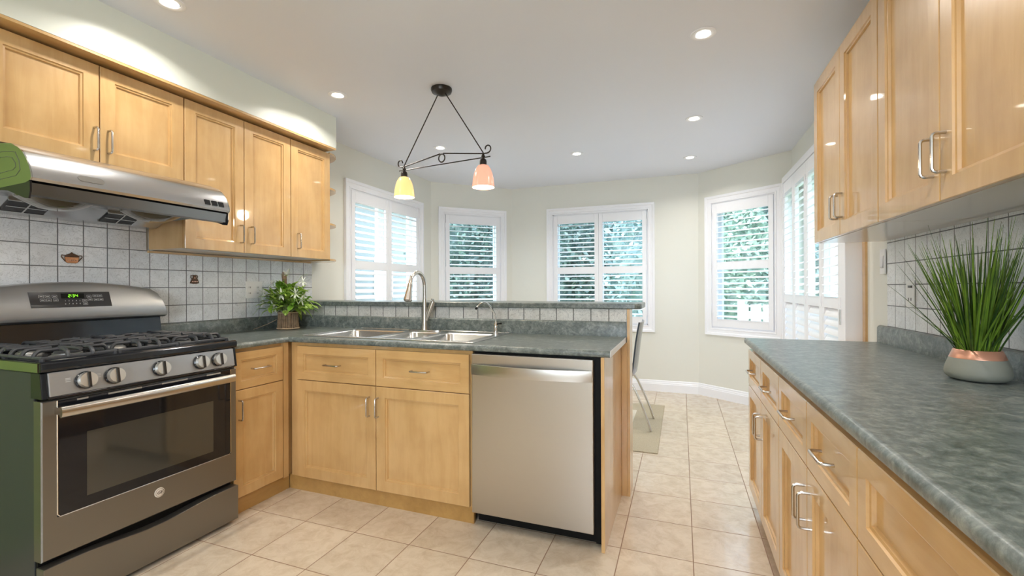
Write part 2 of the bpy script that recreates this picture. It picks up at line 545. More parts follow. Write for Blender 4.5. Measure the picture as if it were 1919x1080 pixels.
W1 = (3.335, 4.485, 0.76, 2.115)   # y along the left wall
W2 = (0.165, 0.902, 0.76, 2.115)
W3 = (0.545, 1.690, 0.76, 2.115)
W4 = (0.170, 0.845, 0.76, 2.115)
wall('wall_left', Vector((0, 0.86)), A, [(W1[0] - 0.86, W1[1] - 0.86, W1[2], W1[3])], WALLP)
struct(wall('wall_left_unseen', Vector((0, YR)), Vector((0, 0.86)), [], GREENP))  # unseen wall, coloured green to reflect in the hood cap and range side
wall('wall_bay_left', A, B, [W2], WALLP)
wall('wall_back', B, Cc, [W3], WALLP, 0.06, 0.06)
wall('wall_bay_right', Cc, D, [W4], WALLP)
PD = (4.90 - 4.74, 4.90 - 3.24, 0.04, 2.10)      # patio door opening along the right wall
wall('wall_right', D, Vector((XW, YR)), [PD], WALLP)
RW = (XW - 3.6, XW - 1.9, 0.8, 2.1)  # opening of the added rear window
wall('wall_rear', Vector((XW, YR)), Vector((0, YR)), [RW], WALLP)

# soffit above the left wall cabinets
struct(MB().box(0.0, 0.3956, YR, 2.722, 2.252, H).build('wall_soffit', SOFFP))
m = MB().box(0.005, 0.394, -0.6, 2.722, 2.2395, 2.2515)
struct(m.build('trim_1', WY))

# baseboards with a moulded profile
def baseboard(name, a, b, s0=0.0, s1=None):
    d = b - a; L_ = d.length; ang = math.atan2(d.y, d.x)
    if s1 is None: s1 = L_
    prof = [(0, 0), (-0.017, 0), (-0.017, 0.085), (-0.013, 0.092), (-0.013, 0.100), (-0.008, 0.108), (-0.006, 0.124), (0, 0.130)]
    m = MB().prism(prof, s0, s1, lambda p, q, t: (t, p, q))
    o = m.build(name, TRIMW, None, world=False)
    o.location = (a.x, a.y, 0); o.rotation_euler = (0, 0, ang)
    struct(o)
baseboard('baseboard_left', Vector((0, 2.85)), A)
baseboard('baseboard_bay_left', A, B)
baseboard('baseboard_back', B, Cc)
baseboard('baseboard_bay_right', Cc, D)

# ------------------------------------------------------------------ windows and shutters
def place(o, a, b):
    d = b - a
    o.location = (a.x, a.y, 0); o.rotation_euler = (0, 0, math.atan2(d.y, d.x))
    return o

def window(n, a, b, op, label, sashes):
    s0, s1, z0, z1 = op
    w = thing('window_%d' % n, (0, 0, 0), label, None)
    place(w, a, b); struct(w)
    c = 0.075
    m = MB()
    prof = [(0, 0), (0, -0.014), (0.012, -0.016), (0.016, -0.011), (0.045, -0.013), (0.052, -0.021), (c, -0.024), (c, 0)]
    # mitred moulded casing: prof u runs from the opening outwards
    corners = [(s0, z0, -1, -1), (s1, z0, 1, -1), (s1, z1, 1, 1), (s0, z1, -1, 1)]
    rows = []
    for (x, z, dx, dz) in corners:
        rows.append([m.bm.verts.new((x + dx * p, q, z + dz * p)) for p, q in prof])
    for i in range(4):
        r0, r1 = rows[i], rows[(i + 1) % 4]
        for k in range(len(prof)):
            k2 = (k + 1) % len(prof)
            m.bm.faces.new((r0[k], r0[k2], r1[k2], r1[k]))
    m.build('window_casing', TRIMW, w, world=False)
    # jamb lining and the sash behind
    m = MB()
    for (p, q, r, s) in ((s0, s0 + 0.012, z0, z1), (s1 - 0.012, s1, z0, z1), (s0, s1, z0, z0 + 0.012), (s0, s1, z1 - 0.012, z1)):
        m.box(p, q, 0.0, 0.15, r, s)
    m.build('window_jamb', TRIMW, w, world=False)
    for i, (p, q) in enumerate(sashes):
        m = MB()
        t = 0.045
        m.box(p, q, 0.09, 0.13, z0 + 0.012, z0 + 0.012 + t); m.box(p, q, 0.09, 0.13, z1 - 0.012 - t, z1 - 0.012)
        m.box(p, p + t, 0.09, 0.13, z0 + 0.012 + t, z1 - 0.012 - t); m.box(q - t, q, 0.09, 0.13, z0 + 0.012 + t, z1 - 0.012 - t)
        sa = m.build('window_sash', TRIMW, w, world=False, bevel=0.003)
        MB().box(p + t, q - t, 0.108, 0.112, z0 + 0.012 + t, z1 - 0.012 - t).build('glass_pane', GLASS, sa, world=False)
    return w

def louvers(x0, x1, z0, z1, n0, tilt, width=0.062, pitch=0.0565, thick=0.0085):
    m = MB()
    n = max(1, int(round((z1 - z0) / pitch)))
    p = (z1 - z0) / n
    for i in range(n):
        zc = z0 + p * (i + 0.5)
        poly = []
        for k in range(12):
            a = 2 * PI * k / 12
            py, pz = math.cos(a) * width / 2, math.sin(a) * thick / 2
            poly.append((n0 + py * math.cos(tilt) - pz * math.sin(tilt), zc + py * math.sin(tilt) + pz * math.cos(tilt)))
        m.prism(poly, x0, x1, lambda p_, q_, t: (t, p_, q_))
    return m

def shutter(name, a, b, panels, z0, z1, zm, label, tilt_lo, tilt_hi, n0=0.004, stile=0.048, top=0.105, bot=0.085, mid=0.042, group=None, hinge_side=None, cat='shutter'):
    w = thing(name, (0, 0, 0), label, cat, group)
    place(w, a, b)
    d = b - a
    mid_s = (panels[0][0] + panels[-1][1]) / 2
    dirv = d.normalized()
    base = Vector((a.x + dirv.x * mid_s, a.y + dirv.y * mid_s, z0))
    w.location = base
    for (p, q) in panels:
        p_, q_ = p - mid_s, q - mid_s
        m = MB()
        zz0, zz1 = 0, z1 - z0
        m.box(p_, p_ + stile, n0 - 0.014, n0 + 0.014, zz0, zz1); m.box(q_ - stile, q_, n0 - 0.014, n0 + 0.014, zz0, zz1)
        m.box(p_ + stile, q_ - stile, n0 - 0.014, n0 + 0.014, zz0, zz0 + bot)
        m.box(p_ + stile, q_ - stile, n0 - 0.014, n0 + 0.014, zz1 - top, zz1)
        m.box(p_ + stile, q_ - stile, n0 - 0.014, n0 + 0.014, zm - z0 - mid, zm - z0 + mid)
        pn = m.build('panel', TRIMW, w, world=False, bevel=0.002, seg=1)
        louvers(p_ + stile + 0.001, q_ - stile - 0.001, bot, zm - z0 - mid, n0, tilt_lo).build('louvers', LOUV, pn, smooth=True, world=False)
        louvers(p_ + stile + 0.001, q_ - stile - 0.001, zm - z0 + mid, z1 - z0 - top, n0, tilt_hi).build('louvers', LOUV, pn, smooth=True, world=False)
        outer = p_ if (p, q) == panels[0] else q_
        hs = [-1] if (p, q) == panels[0] else [1]
        for hz in (0.13, (z1 - z0) * 0.5, z1 - z0 - 0.13):
            xx = p_ - 0.0025 if hs[0] < 0 else q_ + 0.0025
            MB().box(xx - 0.004, xx + 0.004, n0 - 0.020, n0 - 0.0145, hz - 0.032, hz + 0.032).build('hinge', TRIMW, pn, world=False)
    return w

wl0 = Vector((0, 0.86))
o1 = (W1[0] - 0.86, W1[1] - 0.86, W1[2], W1[3])
def panes(op, n):
    s0, s1 = op[0] + 0.012, op[1] - 0.012
    w_ = (s1 - s0) / n
    return [(s0 + w_ * i, s0 + w_ * (i + 1)) for i in range(n)]
window(1, wl0, A, o1, 'white cased window on the left wall behind the peninsula', panes(o1, 2))
window(2, A, B, W2, 'narrow white cased window in the left angle of the bay', panes(W2, 1))
window(3, B, Cc, W3, 'wide white cased window in the middle of the bay', panes(W3, 2))
window(4, Cc, D, W4, 'narrow white cased window in the right angle of the bay', panes(W4, 1))
def two(op, gap=0.0):
    s0, s1 = op[0] + 0.016, op[1] - 0.016; m_ = (s0 + s1) / 2
    return [(s0, m_ - 0.0015), (m_ + 0.0015, s1)]
def one(op): return [(op[0] + 0.016, op[1] - 0.016)]
TL = math.radians(17)
SG = None
shutter('plantation_shutter', wl0, A, two(o1), 0.775, 2.10, 1.42, 'white two-panel shutter on the window nearest the wall cabinets, seen at a slant', math.radians(32), math.radians(32))
shutter('plantation_shutter', A, B, one(W2), 0.775, 2.10, 1.42, 'white single-panel shutter with dark evergreen tree right behind its louvers', TL, TL)
shutter('plantation_shutter', B, Cc, two(W3), 0.775, 2.10, 1.415, 'white two-panel shutter on the back wall above the dark chair', math.radians(14), TL)
shutter('plantation_shutter', Cc, D, one(W4), 0.775, 2.10, 1.43, 'white single-panel shutter beside the tall patio shutters', math.radians(14), TL)

# patio door in the right wall with its tall bifold shutters standing proud of the wall
dr = thing('door_1', (0, 0, 0), 'glazed patio door in the right wall behind tall white shutters', None)
place(dr, D, Vector((XW, YR))); struct(dr)
m = MB()
for (p, q, r, s) in ((PD[0], PD[0] + 0.05, 0.04, 2.10), (PD[1] - 0.05, PD[1], 0.04, 2.10), (PD[0], PD[1], 2.05, 2.10), (PD[0], PD[1], 0.04, 0.10), (0.5 * (PD[0] + PD[1]) - 0.03, 0.5 * (PD[0] + PD[1]) + 0.03, 0.10, 2.05)):
    m.box(p, q, 0.06, 0.11, r, s)
m.build('door_frame', TRIMW, dr, world=False, bevel=0.002)
MB().box(PD[0] + 0.05, PD[1] - 0.05, 0.082, 0.087, 0.10, 2.05).build('glass_pane', GLASS, dr, world=False)
XS = 3.70
sb0 = Vector((XS + 0.014, 4.90)); sb1 = Vector((XS + 0.014, YR))
tall = shutter('patio_shutter', sb0, sb1, [(0.12 + 0.40 * i, 0.12 + 0.40 * (i + 1) - 0.003) for i in range(4)], 0.06, 2.15, 1.10, 'tall white four-panel folding shutter across the patio door', math.radians(66), math.radians(22), n0=0.0, stile=0.055, top=0.10, bot=0.11, mid=0.035, cat='shutter')
m = MB()
m.box(XS - 0.004, XW, 3.095, 3.176, 0.0, 2.21); m.box(XS - 0.004, XW, 4.785, 4.83, 0.0, 2.21); m.box(XS - 0.004, XW, 3.176, 4.785, 2.155, 2.21); m.box(XS - 0.004, XW, 3.176, 4.785, 0.0, 0.055)
fr = m.build('shutter_frame', TRIMW, None, bevel=0.003)
mw = fr.location.copy()
fr.parent = tall
fr.matrix_parent_inverse = (Matrix.Translation(tall.location) @ tall.rotation_euler.to_matrix().to_4x4()).inverted()
for z in (1.02, 0.42, 1.85):
    hg = MB().box(XS - 0.010, XS - 0.004, 3.166, 3.184, z - 0.045, z + 0.045).build('hinge', ALU, None)
    hg.parent = tall; hg.matrix_parent_inverse = fr.matrix_parent_inverse
struct(MB().box(XW - 0.012, XW, 3.055, 3.094, 0.0, 2.24).build('trim_2', WY))

# frame of an unseen rear window, added to go with the fill light
rw = thing('window_5', (0, 0, 0), 'added plain white window behind the viewpoint, out of view', None); place(rw, Vector((XW, YR)), Vector((0, YR))); struct(rw)
m = MB()
for (p, q, r, s) in ((RW[0], RW[1], 0.8, 0.86), (RW[0], RW[1], 2.04, 2.1), (RW[0], RW[0] + 0.06, 0.86, 2.04), (RW[1] - 0.06, RW[1], 0.86, 2.04), ((RW[0] + RW[1]) / 2 - 0.03, (RW[0] + RW[1]) / 2 + 0.03, 0.86, 2.04)):
    m.box(p, q, 0.02, 0.09, r, s)
m.build('window_sash', TRIMW, rw, world=False)

# ------------------------------------------------------------------ tiled splashbacks
m = MB()
m.box(0.0, 0.008, 0.87, 1.66, 0.90, 1.76); m.box(0.0, 0.008, 1.66, 2.875, 1.0, 1.418)
struct(m.build('wall_backsplash_left', BSP_Y))
struct(MB().box(XW - 0.008, XW, -1.0, 2.775, 0.95, 1.4278).build('wall_backsplash_right', BSP_Y))
struct(MB().box(0.0, 0.022, 1.665, 2.855, 1.405, 1.4175).build('trim_3', WY))

# peninsula knee wall, tile band and raised ledge
struct(MB().box(0.02, 2.524, 2.697, 2.80, 0.0, 1.074).build('wall_peninsula', WALLP))
struct(MB().box(0.008, 2.524, 2.689, 2.697, 0.995, 1.074).build('wall_backsplash_peninsula', BSP_X))
m = MB()
def ledge_poly():
    x0, x1, y0, y1, r = 0.004, 2.605, 2.668, 3.02, 0.05
    P_ = [(x0, y0), (x0, y1)]
    for k in range(7):
        a = PI / 2 - PI / 2 * k / 6
        P_.append((x1 - r + r * math.cos(a), y1 - r + r * math.sin(a)))
    for k in range(7):
        a = -PI / 2 * k / 6
        P_.append((x1 - r + r * math.cos(a), y0 + r + r * math.sin(a)))
    return P_
m.prism(ledge_poly(), 1.0745, 1.1075, lambda p, q, t: (p, q, t))
lg = m.build('bar_ledge', LAM, None, bevel=0.006, seg=3)
tag(lg, 'raised dark green laminate bar ledge behind the sink', 'counter')

# ------------------------------------------------------------------ left and peninsula worktop
SX0, SX1, SY0, SY1 = 0.690, 1.800, 2.125, 2.645     # sink cut-out
CT0, CT1 = 0.884, 0.914
XF, YF = 0.643, 2.048
m = MB()
m.box(0.009, XF - 0.015, 1.697, YF, CT0, CT1)
m.box(0.009, 2.518, YF + 0.015, SY0, CT0, CT1)
m.box(0.009, XF - 0.015, YF, YF + 0.015, CT0, CT1)
m.box(0.009, SX0, SY0, SY1, CT0, CT1); m.box(SX1, 2.518, SY0, SY1, CT0, CT1)
m.box(0.009, 2.518, SY1, 2.689, CT0, CT1)
# rounded front edges
def nose(dy=False):
    return [(0, CT1), (0.006, CT1 - 0.0012), (0.011, CT1 - 0.005), (0.0145, CT1 - 0.011), (0.015, CT1 - 0.019), (0.013, CT0 + 0.003), (0.009, CT0), (0, CT0)]
m.prism(nose(), 1.697, YF + 0.0, lambda p, q, t: (XF - 0.015 + p, t, q))
m.prism(nose(), XF - 0.015, 2.518, lambda p, q, t: (t, YF + 0.015 - p, q))
# upstands with an eased top
up = [(0, CT1), (0.018, CT1), (0.018, 0.990), (0.015, 0.997), (0.009, 1.001), (0, 1.001)]
m.prism(up, 1.697, 2.688, lambda p, q, t: (0.009 + p, t, q))
m.prism(up, 0.009, 2.518, lambda p, q, t: (t, 2.6885 - p, q))
wt = m.build('worktop', LAM, None, smooth=True, angle=35)
tag(wt, 'L-shaped dark green laminate worktop running from the range round to the sink', 'counter')
# pale end strip
MB().box(2.5185, 2.5205, YF + 0.003, 2.689, CT0, CT1 - 0.001).build('end_strip', LAM_EDGE, wt)

# ------------------------------------------------------------------ sink
sk = thing('kitchen_sink', ((SX0 + SX1) / 2, 2.38, CT1), 'stainless steel three-bowl sink set in the peninsula worktop', 'sink')
bowls = [(0.725, 1.130), (1.180, 1.385), (1.440, 1.755)]
BY0, BY1 = 2.158, 2.530
m = MB()
rz0, rz1 = CT1 + 0.0002, CT1 + 0.0045
X0, X1, Y0, Y1 = SX0 - 0.015, SX1 + 0.015, SY0 - 0.015, SY1 + 0.012
m.box(X0, X1, Y0, BY0, rz0, rz1); m.box(X0, X1, BY1, Y1, rz0, rz1)
xs = [X0] + [v for b_ in bowls for v in b_] + [X1]
for i in range(0, len(xs), 2): m.box(xs[i], xs[i + 1], BY0, BY1, rz0, rz1)
# raised outer bead
m.tube([(X0 + .004, Y0 + .004, rz1), (X1 - .004, Y0 + .004, rz1), (X1 - .004, Y1 - .004, rz1), (X0 + .004, Y1 - .004, rz1)], 0.0028, 6, closed=True)
m.build('rim', SINKM, sk, bevel=0.001)
for (p, q), dep in zip(bowls, (0.18, 0.12, 0.18)):
    m = MB()
    def ring(ins, z, r):
        pts = []
        for cx, cy, a0 in ((q - ins - r, BY1 - ins - r, 0), (p + ins + r, BY1 - ins - r, PI / 2), (p + ins + r, BY0 + ins + r, PI), (q - ins - r, BY0 + ins + r, 1.5 * PI)):
            for k in range(5):
                a = a0 + PI / 2 * k / 4
                pts.append(m.bm.verts.new((cx + r * math.cos(a), cy + r * math.sin(a), z)))
        return pts
    rs = [ring(-0.0005, rz1 - 0.0005, 0.012), ring(0.004, rz1 - 0.008, 0.04), ring(0.010, CT1 - dep + 0.03, 0.05), ring(0.028, CT1 - dep + 0.004, 0.05), ring(0.05, CT1 - dep, 0.05)]
    for a_, b_ in zip(rs, rs[1:]):
        n_ = len(a_)
        for k in range(n_): m.bm.faces.new((a_[k], a_[(k + 1) % n_], b_[(k + 1) % n_], b_[k]))
    m.bm.faces.new(rs[-1])
    bo = m.build('bowl', SINKM, sk, smooth=True, angle=60)
    MB().lathe([(0, 0), (0.038, 0), (0.040, 0.003), (0.032, 0.004), (0.028, 0.001), (0, 0.001)], ((p + q) / 2, (BY0 + BY1) / 2, CT1 - dep + 0.0005), 20).build('drain', CHROME, bo, smooth=True)

# faucet
FX, FY = 1.225, 2.607
fz = CT1 + 0.0048
fa = thing('kitchen_faucet', (FX, FY, fz), 'tall brushed nickel gooseneck faucet with pull-down spray head', 'faucet')
MB().prism([(FX - 0.125 + (0.028 * (1 - math.cos(a))) if False else FX + 0.122 * math.cos(a) * (1.0 if abs(math.cos(a)) > .3 else 1.0), FY + 0.029 * math.sin(a)) for a in [2 * PI * k / 28 for k in range(28)]], fz, fz + 0.006, lambda p, q, t: (p, q, t)).build('deck_plate', NICKEL, fa, smooth=True)
m = MB().lathe([(0.026, 0.006), (0.024, 0.02), (0.0195, 0.06), (0.017, 0.13), (0.0145, 0.19), (0.0135, 0.21)], (FX, FY, fz), 20)
m.build('body', NICKEL, fa, smooth=True)
pts = [(FX, FY, fz + 0.20)]
R_ = 0.085
for k in range(0, 15):
    a = PI - PI * 0.95 * k / 14
    pts.append((FX, FY - R_ - R_ * math.cos(a), fz + 0.298 + R_ * math.sin(a)))
MB().tube(pts, 0.0125, 14).build('neck', NICKEL, fa, smooth=True)
ex, ey, ez = pts[-1]
hd = Vector(pts[-1]) - Vector(pts[-2]); hd.normalize()
m = MB().lathe([(0.0135, 0), (0.0160, 0.006), (0.0155, 0.012), (0.0190, 0.05), (0.0245, 0.092), (0.0265, 0.108), (0.0205, 0.116), (0, 0.116)], pts[-1], 18, axis=hd)
m.build('spray_head', NICKEL, fa, smooth=True)
m = MB().tube([(FX + 0.012, FY, fz + 0.07), (FX + 0.028, FY + 0.004, fz + 0.115), (FX + 0.047, FY + 0.008, fz + 0.165), (FX + 0.058, FY + 0.01, fz + 0.195)], [0.012, 0.0165, 0.0185, 0.017], 14)
lv = m.build('lever_body', NICKEL, fa, smooth=True)
MB().tube([(FX + 0.058, FY + 0.01, fz + 0.193), (FX + 0.066, FY + 0.0, fz + 0.206), (FX + 0.064, FY - 0.02, fz + 0.209)], [0.009, 0.006, 0.004], 10).build('lever', NICKEL, lv, smooth=True)

# small filter tap on the right corner of the sink
TX, TY = 1.748, 2.575
tp = thing('filter_tap', (TX, TY, fz - 0.0003), 'slim chrome filtered water tap at the right corner of the sink', 'faucet')
MB().lathe([(0.019, 0), (0.019, 0.004), (0.012, 0.008), (0.0115, 0.03), (0.014, 0.034), (0.014, 0.052), (0.009, 0.060), (0.006, 0.075)], (TX, TY, fz), 16).build('body', CHROME, tp, smooth=True)
MB().tube([(TX, TY, fz + 0.07), (TX, TY, fz + 0.105), (TX - 0.002, TY - 0.012, fz + 0.125), (TX - 0.012, TY - 0.06, fz + 0.172), (TX - 0.022, TY - 0.085, fz + 0.192), (TX - 0.032, TY - 0.112, fz + 0.197), (TX - 0.045, TY - 0.135, fz + 0.188), (TX - 0.058, TY - 0.152, fz + 0.165)], 0.0045, 10).build('spout', CHROME, tp, smooth=True)
MB().tube([(TX - 0.0575, TY - 0.151, fz + 0.167), (TX - 0.063, TY - 0.156, fz + 0.155)], 0.0062, 10).build('spout_tip', BLACKM, tp, smooth=True)
MB().tube([(TX, TY, fz + 0.058), (TX + 0.022, TY - 0.002, fz + 0.062), (TX + 0.040, TY - 0.004, fz + 0.064)], [0.005, 0.004, 0.005], 8).build('lever', BLACKM, tp, smooth=True)

# ------------------------------------------------------------------ cabinets
ZB, ZD, ZT = 0.090, 0.663, 0.865       # door bottom, drawer/door split, drawer top
XL = 0.625        # left door plane
FL_ = Face('x+', XL)
FP = Face('y-', 2.062)
XRF = 3.165
FRt = Face('x-', XRF)
# base cabinet between range and corner
c = thing('base_cabinet', (0.30, 1.87, 0), 'maple base cabinet with one drawer and one door right of the range', 'cabinet')
m = MB(); m.box(0.01, XL - 0.0195, 1.700, 2.66, 0.085, 0.883); m.build('carcass', WZ, c)
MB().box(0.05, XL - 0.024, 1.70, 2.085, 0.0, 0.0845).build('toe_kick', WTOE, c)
d_ = door(FL_, 1.703, 2.022, ZD, ZT, c, 'drawer', (1.862, 0.766, False), w=0.043, mat=WY)
d_ = door(FL_, 1.703, 2.022, ZB, ZD, c, 'door', (1.735, 0.557, True))
MB().box(XL - 0.0193, XL - 0.002, 2.024, 2.0600, 0.085, 0.883).build('corner_filler', WZ, c)

# sink base
c = thing('sink_cabinet', (1.24, 2.38, 0), 'maple sink base cabinet with two drawer fronts over two doors', 'cabinet')
m = MB()
m.box(0.627, 1.826, 2.0815, 2.10, 0.085, 0.883); m.box(0.627, 0.645, 2.10, 2.66, 0.085, 0.883); m.box(1.808, 1.826, 2.10, 2.66, 0.085, 0.883); m.box(0.645, 1.808, 2.10, 2.66, 0.085, 0.103); m.box(0.645, 1.808, 2.65, 2.66, 0.103, 0.883)
m.build('carcass', WZ, c)
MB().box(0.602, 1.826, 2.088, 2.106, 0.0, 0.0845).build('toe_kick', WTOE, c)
door(FP, 0.6855, 1.247, ZD, ZT, c, 'drawer_front', (0.955, 0.762, False), w=0.046, mat=WX)
door(FP, 1.247, 1.815, ZD, ZT, c, 'drawer_front', (1.531, 0.762, False), w=0.046, mat=WX)
door(FP, 0.6855, 1.247, ZB, ZD, c, 'door', (1.206, 0.549, True), w=0.058)
door(FP, 1.247, 1.815, ZB, ZD, c, 'door', (1.264, 0.549, True), w=0.058)

# end panel and post of the peninsula
c = thing('end_panel', (2.484, 2.36, 0), 'maple end panel closing the peninsula right of the dishwasher', 'panel')
MB().box(2.476, 2.492, 2.056, 2.688, 0.0, 0.883).build('board', WZ, c, bevel=0.001)
MB().box(2.5255, 2.5405, 2.665, 2.81, 0.0, 1.0742).build('end_post', WZ, c, bevel=0.001)
MB().box(2.4925, 2.5250, 2.665, 2.6885, 0.0, 0.883).build('filler_strip', WZ, c, bevel=0.001)

# right hand base units
def base_unit(y0, y1, label, kind):
    c = thing('base_cabinet', (XRF + 0.3, (y0 + y1) / 2, 0), label, 'cabinet')
    MB().box(XRF + 0.0195, 3.77, y0 + 0.0005, y1 - 0.0005, 0.095, 0.883).build('carcass', WZ, c)
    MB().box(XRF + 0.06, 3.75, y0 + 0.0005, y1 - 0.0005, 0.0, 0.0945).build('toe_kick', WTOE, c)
    if kind == 'pair':
        ym = (y0 + y1) / 2
        for a_, b_, s in ((y0, ym, -1), (ym, y1, 1)):
            door(FRt, a_, b_, ZD, 0.860, c, 'drawer', ((a_ + b_) / 2, 0.762, False), w=0.046, mat=WY)
            door(FRt, a_, b_, 0.098, ZD, c, 'door', (ym + s * 0.030, 0.545, True), w=0.055)
    else:
        door(FRt, y0, y1, ZD, 0.860, c, 'drawer', ((y0 + y1) / 2, 0.762, False, 0.19), w=0.046, mat=WY)
        door(FRt, y0, y1, 0.385, ZD, c, 'drawer', ((y0 + y1) / 2, 0.56, False, 0.19), w=0.055, mat=WY)
        door(FRt, y0, y1, 0.098, 0.385, c, 'drawer', ((y0 + y1) / 2, 0.26, False, 0.19), w=0.055, mat=WY)
    return c
base_unit(1.976, 2.808, 'maple base cabinet at the far end of the right-hand counter, nearest the patio shutters', 'pair')
base_unit(1.152, 1.976, 'middle maple base cabinet of the right-hand run, two drawers over two doors', 'pair')
base_unit(0.30, 1.152, 'maple drawer bank with one wide top drawer under the near right counter', 'bank')
base_unit(-0.60, 0.30, 'maple base cabinet beside the viewpoint at the near end of the right run', 'pair')
m = MB()
RX = 3.148
m.box(RX + 0.015, 3.781, -0.62, 2.842, CT0, CT1)
m.prism(nose(), -0.62, 2.842, lambda p, q, t: (RX + 0.015 - p, t, q))
up2 = [(0, CT1), (0.020, CT1), (0.020, 0.988), (0.016, 0.997), (0.009, 1.001), (0, 1.001)]
m.prism(up2, -0.62, 2.842, lambda p, q, t: (3.781 - p, t, q))
rc = m.build('worktop', LAM, None, smooth=True, angle=35)
tag(rc, 'long straight grey-green laminate worktop along the right wall under the potted grass', 'counter')
MB().box(RX + 0.003, 3.781, 2.8425, 2.844, CT0, CT1 - 0.001).build('end_strip', LAM, rc)

# wall cabinets ------------------------------------------------------
XU = 0.3208
FU = Face('x+', XU)
def upper_left(y0, y1, z0, splits, label, handles):
    c = thing('wall_cabinet', (0.16, (y0 + y1) / 2, z0), label, 'cabinet')
    g = 0.0006
    MB().box(0.0235, XU - 0.0195, y0 + g, y1 - g, z0 + 0.002, 2.226).build('carcass', WZ, c)
    MB().box(0.024, XU - 0.020, y0 + 0.002, y1 - 0.002, z0, z0 + 0.0018).build('underside', MELA, c)
    ss = [y0] + splits + [y1]
    for (a_, b_), h in zip(zip(ss, ss[1:]), handles):
        door(FU, a_, b_, z0 - 0.002, 2.229, c, 'door', (h, z0 + 0.056 + (0.048 if z0 > 1.6 else 0.056), True), w=0.058)
    return c
upper_left(0.907, 1.660, 1.780, [1.284], 'short two-door maple wall cabinet above the range hood', [1.262, 1.316])
upper_left(1.6625, 2.3700, 1.420, [2.0173], 'tall two-door maple wall cabinet right of the range hood', [1.990, 2.064])
upper_left(2.3705, 2.740, 1.420, [], 'tall single-door maple wall cabinet at the end of the left run', [2.428])
MB_ = thing('corner_shelf', (0.16, 2.80, 1.42), 'open rounded maple end shelves at the end of the left wall cabinets', 'shelf')
for z in (1.412, 1.683, 1.955, 2.222):
    m = MB()
    poly = [(0.024, 2.7412)] + [(0.024 + 0.293 * math.cos(a), 2.7412 + 0.215 * math.sin(a)) for a in [PI / 2 * k / 12 for k in range(13)]]
    m.prism(poly, z, z + 0.016, lambda p, q, t: (p, q, t))
    m.build('shelf', WX, MB_, bevel=0.002)
MB().box(0.0095, 0.0235, 2.7412, 2.955, 1.42, 2.236).build('back_board', WZ, MB_)

XRU = 3.4785
FRU = Face('x-', XRU)
def upper_right(y0, y1, label, hands):
    c = thing('wall_cabinet', (XRU + 0.15, (y0 + y1) / 2, 1.428), label, 'cabinet')
    g = 0.0006
    MB().box(XRU + 0.0195, 3.7805, y0 + g, y1 - g, 1.4305, 2.268).build('carcass', WZ, c)
    MB().box(XRU + 0.020, 3.780, y0 + g, y1 - g, 1.428, 1.4303).build('underside', MELA, c)
    ym = (y0 + y1) / 2
    for a_, b_, s in ((y0, ym, -1), (ym, y1, 1)):
        door(FRU, a_, b_, 1.4275, 2.267, c, 'door', (ym + s * 0.032, 1.556, True), w=0.058)
    return c
upper_right(1.976, 2.806, 'far two-door maple wall cabinet of the right wall, its end next to the patio shutters', None)
upper_right(1.150, 1.974, 'maple wall cabinet above the potted grass on the right wall', None)
upper_right(0.324, 1.148, 'near maple wall cabinet on the right wall beyond the one above the potted grass', None)

# unseen pantry added rear left so its warm doors mirror in the dishwasher
FPt = Face('x+', 0.66)
pn = thing('added_pantry', (0.33, -1.2, 0), 'added tall maple pantry cabinet behind the viewpoint, out of view', 'cabinet')
MB().box(0.0, 0.64, -2.0, -0.6, 0.0, 2.235).build('carcass', WZ, pn)
for a_, b_, h in ((-2.0, -1.3, -1.34), (-1.3, -0.6, -1.26)):
    door(FPt, a_, b_, 0.1, 2.2, pn, 'door', (h, 1.05, True), w=0.06)

# ------------------------------------------------------------------ dishwasher
dw = thing('dishwasher', (2.14, 2.36, 0), 'stainless steel dishwasher with a bowed bar handle under the peninsula', 'dishwasher')
MB().box(1.832, 2.470, 2.085, 2.66, 0.10, 0.880).build('tub', BLACKM, dw)
MB().box(1.840, 2.470, 2.115, 2.13, 0.012, 0.10).build('kick_plate', BLACKM, dw)
m = MB(); m.box(1.838, 2.444, 2.040, 2.083, 0.082, 0.872)
dd = m.build('door', STEEL, dw, bevel=0.004, seg=3)
m = MB()
n = 20
for i in range(n):
    pass
sec = []
x0, x1 = 1.842, 2.441
rows = []
for i in range(n + 1):
    t = i / n
    x = x0 + (x1 - x0) * t
    bow = math.sin(PI * t) ** 0.8
    y = 2.036 - 0.040 * bow
    zb = 0.0
    rows.append([m.bm.verts.new(p) for p in ((x, y - 0.006, 0.772), (x, y - 0.009, 0.797), (x, y - 0.006, 0.822), (x, y + 0.0035, 0.823), (x, y + 0.0035, 0.771))])
for a_, b_ in zip(rows, rows[1:]):
    for k in range(5): m.bm.faces.new((a_[k], a_[(k + 1) % 5], b_[(k + 1) % 5], b_[k]))
m.bm.faces.new(rows[0]); m.bm.faces.new(list(reversed(rows[-1])))
m.build('handle', STEEL, dd, smooth=True, angle=50)
MB().box(2.447, 2.475, 2.088, 2.098, 0.02, 0.882).build('side_trim', BLACKM, dw)
m = MB()
for z in (0.80, 0.22): m.lathe([(0, 0), (0.004, 0), (0.003, 0.002), (0, 0.002)], (2.455, 2.0875, z), 10, axis=(0, -1, 0))
m.build('screw', CHROME, dw)

# ------------------------------------------------------------------ range
RY0, RY1 = 0.926, 1.691
rg = thing('kitchen_range', (0.34, (RY0 + RY1) / 2, 0), 'slate grey freestanding gas range with five knobs and black grates', 'stove')
m = MB()
m.box(0.03, 0.618, RY0 + 0.004, RY1 - 0.004, 0.030, 0.895)
m.build('body', SIDEP, rg, bevel=0.002)
m = MB()
for x in (0.08, 0.58):
    for y in (RY0 + 0.05, RY1 - 0.05): m.lathe([(0.018, 0), (0.018, 0.03)], (x, y, 0), 12)
m.build('foot', BLACKM, rg)
